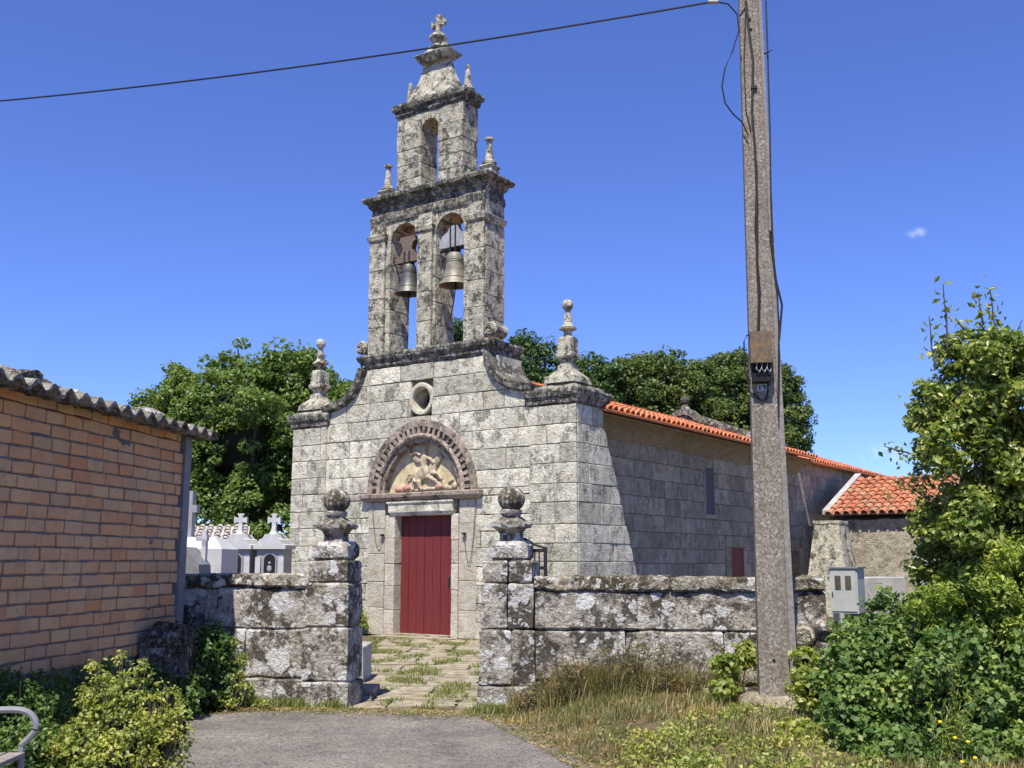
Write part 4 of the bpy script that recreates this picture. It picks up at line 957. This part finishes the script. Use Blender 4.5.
mb.loft([[(c_.x-.45,c_.y-.2,0),(c_.x+.32,c_.y-.2,0),(c_.x+.32,c_.y+.8,0),(c_.x-.45,c_.y+.8,0)],[(c_.x-.45,c_.y-.2,z0),(c_.x+.32,c_.y-.2,z0),(c_.x+.32,c_.y+.8,z0),(c_.x-.45,c_.y+.8,z0)],[(c_.x-.4,c_.y+.2,z1),(c_.x+.1,c_.y+.2,z1),(c_.x+.1,c_.y+.5,z1),(c_.x-.4,c_.y+.5,z1)]])
tag(mb.build('hipped_tomb', M['white']), 'white tomb with a sloping hipped top behind the shed post', 'tomb')
c_ = at(204, 560, 16); t = empty('slender_cross', (c_.x, c_.y, 0), R(-15), 'slim white grave cross in front of the tiled outbuilding', 'grave cross')
z_ = at(204,530,16).z; mb = MB(); mb.box(-.035,.035,-.03,.03,1.2,z_); mb.box(-.13,.05,-.032,.032,z_-.16,z_-.09); mb.build('cross', M['white'], t); mb = MB(); mb.box(-.12,.12,-.12,.12,0,1.2); mb.build('pedestal', M['white'], t)
c_ = at(215, 565, 18); t = empty('stepped_cross', (c_.x, c_.y, 0), R(-10), 'small white cross on a stepped base just above the dark wall top', 'grave cross')
z_ = at(213,553,18).z; mb = MB(); mb.box(-.05,.05,-.05,.05,1.3,z_); mb.box(-.12,.14,-.052,.052,z_-.2,z_-.1); mb.build('cross', M['white'], t)
mb = MB(); mb.rect_loft(-.25,.3,-.1,.1,[(0,.02),(1.35,0),(1.5,-.08)]); mb.build('stepped_base', M['white'], t)
c_ = at(192, 560, 15.5); mb = MB(); mb.loft([[(c_.x-.3,c_.y,0),(c_.x+.25,c_.y,0),(c_.x+.25,c_.y+.6,0),(c_.x-.3,c_.y+.6,0)],[(c_.x-.3,c_.y,1.55),(c_.x+.1,c_.y,1.55),(c_.x+.1,c_.y+.6,1.55),(c_.x-.3,c_.y+.6,1.55)],[(c_.x-.3,c_.y,1.8),(c_.x-.12,c_.y,1.8),(c_.x-.12,c_.y+.6,1.8),(c_.x-.3,c_.y+.6,1.8)]])
tag(mb.build('grave_slab', M['postgrey']), 'dark grey stepped grave slab against the shed post', 'tomb')
c_ = at(222, 548, 30); ob = empty('outbuilding', (c_.x-.6, c_.y, 0), R(12), 'small brown outbuilding with a low tiled roof beyond the graves', 'outbuilding')
mb = MB(); mb.box(-2.4,.9,0,2.5,0,2.0); mb.build('wall', plain('brown render', (.20,.15,.12), .9, .2, 3), ob)
mb = MB(); tile_roof(mb, (-2.5,2.4,2.62), (0,-1,-.24), (1,0,0), 15, .25, 7, .4, 5); tile_roof(mb, (.75,-.2,2.03), (-1,0,.0), (0,1,0), 1, .1, 1, .1, 5)
mb.build('roof', plain('pale dusty tile', (.42,.38,.34), .9, .25, 6), ob)

# ================================================================== BENCH
bq = at(24, 748, 6.6); bench = empty('bench', (bq.x, bq.y, 0), R(92), 'metal bench with a scrolled armrest and grey slats at the lower left corner', 'bench')
mb = MB()
for k in range(4): mb.box(-1.5,.02,.0+k*.11,.095+k*.11,.455,.48)
mb.build('seat', M['benchwood'], bench)
mb = MB(); prof = [(.45,.02),(.40,.70),(.38,.72),(.2,.72),(.07,.72),(-.0,.70),(-.04,.65),(-.04,.6),(-.0,.55),(.03,.52),(.03,.46),(.02,.2),(-.03,.0)]
def smoothp(P, n=4):
    out = []
    for i in range(len(P)-1):
        p0 = P[max(0,i-1)]; p1 = P[i]; p2 = P[i+1]; p3 = P[min(len(P)-1,i+2)]
        for k in range(n):
            t = k/n; out.append(tuple(.5*((2*b)+(-a+c_)*t+(2*a-5*b+4*c_-d)*t*t+(-a+3*b-3*c_+d)*t**3) for a, b, c_, d in zip(p0,p1,p2,p3)))
    return out+[P[-1]]
mb.tube([(.045, y, z) for y, z in smoothp(prof)], .02, 8); mb.build('armrest', M['benchmetal'], bench, True)
mb = MB()
for k in range(3): mb.box(-1.5,.02,.44+k*.02,.46+k*.02,.55+k*.11,.64+k*.11)
mb.build('backrest', M['benchwood'], bench)

# ================================================================== TREES
tree('oak_tree', (-10.2, 41, 0), ragged([(0,0,6.0,4.0,3.6,3.4),(-2.6,-.5,5.6,2.4,2.4,2.2),(2.2,.3,6.0,2.8,2.6,3.0),(-.6,-.8,7.4,2.6,2.4,2.1),(1.6,0,7.6,2.2,2.2,1.8),(-1.5,-1.5,3.0,3.2,2.6,2.2),(1.8,-1.5,3.0,3.0,2.6,2.2),(-3.4,0,5.4,1.5,1.6,1.3),(3.4,0,4,2,2,2)], 60, 5), 130000, .17, M['leaf_oak'],
     'large rounded green tree behind the cemetery and left of the church', 3, 'trees behind the church', .5, 80, shell=.8)
q = at(160, 405, 60); tree('broadleaf_tree', (q.x-1, 60, 0), [(0,0,7.2,1.6,1.6,1.6),(.6,0,5,2,2,2.5)], 9000, .2, M['leaf_oak2'], 'small tree crown just above the shed roof, far left', 4, 'trees behind the church', .5, 30)
def zt(px, py, Y): return at(px, py, Y).z
for k, (px, py, Y, wd, lab) in enumerate(((352,378,48,1.5,'bushy dark tree top beside the left shoulder of the church'),(455,322,50,1.4,'dark conifer crown showing through the right bell arch'),(522,330,50,1.6,'pointed dark conifer just right of the bell gable'),(556,346,50,1.7,'broad conifer behind the right stone pinnacle'),(592,352,52,1.5,'dark conifer between the right pinnacle and the tiled roof'))):
    q = at(px, py, Y); z_ = q.z; lob = [(0,0,z_-wd*.55-j*wd*.75,wd*(.42+.28*j),wd*(.42+.28*j),wd*.55) for j in range(5)] + [(wd*.5*(-1)**j,0,z_-1.1-j*.7,wd*.5,wd*.5,wd*.4) for j in range(5)]
    tree('conifer', (q.x, q.y, 0), lob, 30000, .17, M['leaf_pine'], lab, 20+k, 'trees behind the church', .34, 35, .2, .5, 'tree', .5, .5, 0)
for (px, py, Y, ww, sd_, lab, nn) in ((655,356,54,3.6,41,'round leafy tree behind the nave roof, left of the pole',60000),(735,358,56,3.9,43,'tall leafy tree behind the nave roof showing on both sides of the pole',70000)):
    q = at(px, py, Y); z_ = q.z
    tree('oak_tree', (q.x, q.y, 0), ragged([(0,0,z_-2.0,ww*.75,2.4,2.0),(-ww*.5,0,z_-2.7,ww*.5,2,1.9),(ww*.5,0,z_-3.1,ww*.5,2,1.9),(0,-.6,z_-4.6,ww,2.6,2.8),(ww*.35,-.5,z_-2.0,ww*.4,1.6,1.5),(-ww*.25,-.5,z_-1.6,ww*.35,1.6,1.3)], 45, sd_), int(nn*1.3), .17, M['leaf_oak2'], lab, sd_, 'trees behind the church', .5, 70, shell=.8)
# near camellia-like tree on the right
def R3(px, py, Y=9.6): q = at(px, py, Y); return (q.x-4.15, q.y-9.6, q.z)
rnd = random.Random(12); lob = [R3(985,470)+(.2,.2,.5)]
def left_edge(y): return float(np.interp(y, [305,330,360,400,440,480,520,560,610], [968,938,918,910,906,904,908,915,928]))
while len(lob) < 120:
    py = rnd.uniform(318, 605); px = rnd.uniform(890, 1070); r_ = rnd.uniform(.09,.22)
    if px - r_*95 < left_edge(py) + rnd.uniform(-6, 14): continue
    if py - r_*95 < np.interp(px, [940,975,1005,1040,1120], [335,300,310,350,380]) + rnd.uniform(-8, 10): continue
    x, y, z = R3(px, py); lob.append((x, y+rnd.uniform(-.45,.35), z, r_, r_, r_*rnd.uniform(.7,1.1)))
spr = [(R3(948,350), R3(943,284), 40), (R3(985,340), R3(978,292), 50), (R3(1000,345), R3(990,290), 50), (R3(935,370), R3(929,316), 24), (R3(925,460), R3(884,446), 50), (R3(1010,350), R3(1022,320), 14), (R3(965,330), R3(955,318), 12), (R3(930,430), R3(906,405), 36), (R3(930,500), R3(900,478), 36)]
tree('camellia_tree', (4.15, 9.6, 0), lob, 46000, .068, M['leaf_camellia'], 'glossy leaved tree with a ragged pointed top at the right edge', 51, None, .11, 12, .06, .35, 'tree', .45, .55, 0, spr)
# ================================================================== SHRUBS, IVY, WEEDS
def shrub(name, lobes, n, leaf, mat, label, seed, cat='shrub', clump=.1, per=12, inner=.7, aspect=.6, group=None, shell=.6, stems=0):
    base = Vector((lobes[0][0], lobes[0][1], 0)); t = empty(name, base, 0, label, cat, group)
    L = [(l[0]-base.x, l[1]-base.y, *l[2:]) for l in lobes]
    P, N = crown_points(L, n, seed, clump, per, shell); P = np.asarray(P); k = P[:,2] > .02
    leaves_mesh('foliage', P[k], np.asarray(N)[k], leaf, M[mat], t, seed, aspect)
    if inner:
        for l in L: mi = MB(); mi.blob(l[:3], (l[3]*inner, l[4]*inner, l[5]*inner), 9, None, min(l[3:6])*.25); mi.build('inner_shade_mass', M['inner'], t)  # dark lumps painted as shade behind the leaves
    ms = MB(); rnd = random.Random(seed)
    for i in range(max(5, stems)):
        l = L[i % len(L)]; a = rnd.uniform(0, 6.28); e = (l[0]+l[3]*1.1*math.cos(a)*rnd.random(), l[1]-abs(l[4]*.9*math.sin(a)), l[2]+l[5]*rnd.uniform(.4,1.15)); limb(ms, (l[0]*.6, l[1]*.6, 0), e, .010, .003, seed+i, .1)
    ms.build('stem', M['twig'], t); return t
def LB(px, py, Y, rx, rz, ry=None): q = at(px, py, Y); return (q.x, q.y, q.z, rx, ry or rx, rz)
shrub('variegated_shrub', [LB(120,735,8.2,.38,.30),LB(150,712,8.3,.24,.22),LB(105,700,8.3,.2,.2),LB(85,750,8.0,.24,.2),LB(165,745,8.2,.2,.24),LB(130,690,8.3,.12,.14),LB(122,668,8.4,.05,.12),LB(142,672,8.3,.04,.10),LB(172,700,8.2,.06,.13),LB(183,728,8.1,.05,.12),LB(78,735,8.0,.07,.12),LB(95,672,8.3,.05,.08),LB(62,745,7.9,.09,.05),LB(110,760,7.9,.22,.2)], 9500, .036, 'leaf_yellow', 'sunlit yellow green bush in front of the brick shed', 61, clump=.07, per=9, inner=.45, stems=60, shell=.4)
shrub('dark_shrub', [LB(20,725,8.5,.2,.3,.3),LB(45,700,9.3,.16,.25,.4),LB(75,700,9.8,.15,.28,.4),LB(0,700,8.6,.2,.22,.3),LB(100,690,10.3,.15,.3,.4),LB(30,760,8.0,.3,.25,.3)], 9000, .045, 'leaf_shade', 'dark green weeds growing in shade along the brick wall behind the bench', 62, clump=.1, per=14, inner=.4, stems=12)
shrub('ivy_clump', [LB(195,660,12.0,.22,.35,.2),LB(215,690,12.2,.22,.2,.2),LB(212,650,12.3,.2,.3,.15),LB(178,700,11.5,.25,.25,.2),LB(150,690,11.2,.2,.25,.2),LB(225,675,12.3,.15,.25,.1)], 8000, .06, 'leaf_shade', 'dark shaded ivy filling the corner between shed and granite wall', 63, clump=.1, per=14, inner=.6)
shrub('corner_weed', [LB(228,700,12.1,.12,.08,.08),LB(236,680,12.2,.09,.10,.06),LB(240,660,12.3,.06,.10,.05),LB(246,690,12.2,.08,.08,.05),LB(235,642,12.3,.05,.06,.04),LB(262,706,12.2,.10,.05,.05)], 1000, .038, 'leaf_yellow', 'pale weed climbing the left end of the sunlit granite wall', 64, clump=.06, per=8, inner=0, stems=8)
rnd = random.Random(3); iv = [LB(930,690,9.6,.5,.4)]
while len(iv) < 135:
    px = rnd.uniform(800, 1080); py = rnd.uniform(585, 840); r_ = rnd.uniform(.10,.24); top = np.interp(px, [800,835,870,925,960,1000,1130], [660,604,588,590,598,612,590])
    if py - r_*105 < top + rnd.uniform(-8, 6) or px - r_*105 < np.interp(py, [600,640,700,768], [832,812,818,835]): continue
    Yd = 10.2 - (py-590)/180*1.9 + rnd.uniform(-.25,.25); iv.append(LB(px, py, Yd, r_, r_*rnd.uniform(.8,1.1)))
for _ in range(22): iv.append(LB(rnd.uniform(850,1060), rnd.uniform(745,785), 8.3+rnd.uniform(-.15,.15), .13, .10))
for _ in range(26): iv.append(LB(rnd.uniform(930,1060), rnd.uniform(640,730), 8.75+rnd.uniform(-.2,.2), .16, .15))
shrub('ivy_mass', iv, 80000, .052, 'leaf_ivy', 'large dark green ivy thicket covering the wall end at lower right', 65, 'ivy', .09, 12, 0, .85, shell=.7)
bs = []
while len(bs) < 48:
    px = rnd.uniform(925, 1070); py = rnd.uniform(530, 640); r_ = rnd.uniform(.08,.17)
    if py - r_*115 < np.interp(px, [925,960,1000,1030,1120], [590,550,528,530,525]) + rnd.uniform(-6,8): continue
    bs.append(LB(px, py, 9.3+rnd.uniform(-.3,.3), r_, r_))
shrub('bright_shrub', bs, 17000, .058, 'leaf_bright', 'bright yellow green shrub over the ivy at the right edge', 66, clump=.08, per=10, inner=0, aspect=.38, stems=6)
shrub('yellow_vine', [LB(815,690,9.9,.22,.2),LB(845,725,9.4,.24,.2),LB(800,740,9.3,.28,.16),LB(830,755,9.0,.3,.14),LB(805,665,10.2,.12,.16)], 4200, .055, 'leaf_yellow', 'pale yellow leaved vine right of the foot of the pole', 67, clump=.08, per=10, inner=.45, aspect=.75)
shrub('yellow_vine', [LB(727,668,10.9,.13,.17),LB(745,655,10.9,.10,.14),LB(722,690,10.7,.12,.1)], 1100, .06, 'leaf_yellow', 'pale yellow leaved vine climbing the wall left of the pole', 68, clump=.07, per=8, inner=.4, aspect=.8)
wl = []
rnd = random.Random(9)
for _ in range(60):
    x = rnd.uniform(.05, 2.25); hh = rnd.random()**1.5; wl.append((x, 12.39-.194*(x+1.87)-rnd.uniform(.08,.35), verge_z(x, 11.5)+.04+hh*.42*min(1,x+.3), .09, .07, rnd.uniform(.05,.13)))
shrub('wall_weed', wl, 9000, .030, 'weed_brown', 'withered brown weeds tangled along the foot of the right granite wall', 73, 'weed', clump=.09, per=8, inner=0, stems=120, aspect=.35)
gv = [(2.5+dx, 10.0+abs(dx)*.1, .26, .12, .08, .10) for dx in (-.42,-.25,-.05,.15,.35)]
while len(gv) < 51:
    px = rnd.uniform(585, 870); py = rnd.uniform(690, 775)
    if py < np.interp(px, [585,660,760,800,870], [755,725,715,650,640])+rnd.uniform(-6,10): continue
    g0 = ground_at(px, py, .16); gv.append((g0.x, g0.y, .16+rnd.uniform(-.04,.08), rnd.uniform(.08,.18), .12, rnd.uniform(.04,.10)))
shrub('trailing_vine', gv, 6400, .036, 'leaf_yellow', 'pale yellow green vine creeping over the dry verge in front of the pole', 74, 'vine', clump=.10, per=8, inner=0, stems=40, aspect=.6)
shrub('church_weed', [(*W(-1.6,-.3,.3)[:], .22,.2,.35),(*W(-1.9,-.3,.2)[:], .2,.2,.25)], 900, .07, 'leaf_bright', 'green weed at the foot of the church wall left of the door', 70, 'weed', inner=.4)
shrub('cemetery_shrub', [(*W(-4.3,.4,1.6)[:], .3,.3,.7),(*W(-4.4,.3,2.0)[:], .25,.25,.4)], 1600, .07, 'leaf_bright', 'light green shrub by the left corner of the church front', 71, inner=.5)
# spiky weed and yellow flowers
mb = MB(); rnd = random.Random(5); q = ground_at(940, 768, .1); fw = empty('tall_weed', (q.x, 8.05, .1), 0, 'feathery green weed with yellow flowers at the lower right edge', 'weed')
P = []; N = []
for k in range(9):
    tip = Vector((rnd.uniform(-.22,.3), rnd.uniform(-.15,.1), rnd.uniform(.45,.85))); mb.tube([(rnd.uniform(-.05,.08),0,0), tip*.5+Vector((0,0,.05)), tip], [.006,.004,.002], 4)
    for j in range(46): t_ = rnd.uniform(.2,1); P.append(tip*t_+Vector((rnd.uniform(-.03,.03),rnd.uniform(-.03,.03),0))); N.append((rnd.uniform(-1,1),rnd.uniform(-1,1),.2))
mb.build('stem', M['twig'], fw); leaves_mesh('foliage', P, N, .07, M['leaf_bright'], fw, 3, .16)
for x, y in ((955,738),(968,742),(940,722),(975,758),(990,765),(962,762)): c_ = at(x, y, 7.95)-Vector((q.x,8.05,.1)); mb = MB(); mb.blob(c_, (.016,.016,.012), 6); mb.build('flower', M['yellow'], fw)
# grass
r = np.random.default_rng(8); pts = []
def wallY(x): return 12.39 - .194*(x+1.87)
n = 0
while len(pts) < 30000:
    x = r.uniform(-.3, 4.4); y = r.uniform(6.5, 11.6); bx = np.interp(y, [6,8.2,9.6,11.1,12.1], [1.3,.95,.55,.1,-.3])
    d = x-bx
    if d < -.12 or y > wallY(x)-.02: continue
    wgt = min(1, .2+max(0,d)*1.2)*(.6+.9*math.exp(-(wallY(x)-y)/.5)) * (.5+noise.noise(Vector((x*2.2,y*2.2,1))))*1.6
    if r.random() < wgt: pts.append((x, y, verge_z(x,y)-.01))
blades('dry_grass', pts, .085, M['grass_dry'], 1, 'dry straw coloured grass along the foot of the granite wall', 'grass', .8, .004)
ptall = []
while len(ptall) < 5200:
    x = r.uniform(.0, 3.9); y = wallY(x)-abs(r.normal(0,.16))-.04
    if abs(x-2.45) > .1 and noise.noise(Vector((x*2.7,0,7))) + .25 > r.random()*.9: ptall.append((x, y, verge_z(x,y)))
blades('tall_dry_grass', ptall, .38, M['grass_dry'], 2, 'tall brown dead grass leaning on the granite wall', 'grass', .9, .0028)
pg = [p for p in pts[::5] if noise.noise(Vector((p[0]*3,p[1]*3,4))) > -.05] 
blades('verge_green_grass', pg, .15, M['grass_green'], 3, 'green blades mixed into the dry verge grass', 'grass', .7, .004)
pts = []
while len(pts) < 15000:
    y = r.uniform(12.15, 22.9); x = r.uniform(-2.6, .6)-(y-12.3)*.03
    k = noise.noise(Vector((x*1.9, y*1.1, 3)))+.5*noise.noise(Vector((x*5, y*3, 9))); row_ = .5+.5*math.sin(y*3.3+math.sin(x*1.5))
    if k + row_*.05 > .05 + .35*r.random(): pts.append((x, y, -.02))
blades('path_grass', pts, .075, M['grass_green'], 4, 'short green grass between the flagstones of the churchyard path', 'grass', .8, .006)
pts = []
while len(pts) < 2200:
    t_ = r.uniform(-2.6, 0); side = r.random() < .5; x = WO.x+t_*.98+ (0 if side else 0); y = wallY(x)-abs(r.normal(0,.10))-.06
    if noise.noise(Vector((x*3,0,2)))+.4 > r.random(): pts.append((x, y, -.02))
for _ in range(900): x = r.normal(-.12,.16); pts.append((x, 12.39-.194*(x+1.87)-.12-abs(r.normal(0,.12)), -.02))
blades('wall_foot_grass', pts, .13, M['grass_green'], 6, 'short grass along the foot of the left wall and gate pillars', 'grass', .8, .005)
# dry leaf litter along the edges
r = np.random.default_rng(77); P = []
for _ in range(9000):
    k = r.random(); 
    if k < .55: y = r.uniform(6.5,11.8); x = np.interp(y, [6,8.2,9.6,11.1,12.1], [1.3,.9,.5,.05,-.3])+abs(r.normal(0,.5))-.25
    else: x = r.uniform(-3.4,-.2); y = wallY(x)-.12-abs(r.normal(0,.25))
    P.append((x, y, .002+verge_z(x,y)))
o = leaves_mesh('leaf_litter', P, [(0,0,1)]*len(P), .028, M['grass_dry'], None, 5, .6, .5, .3); tag(o, 'small dry leaves scattered along the verge and wall foot', 'leaf litter', kind='stuff')
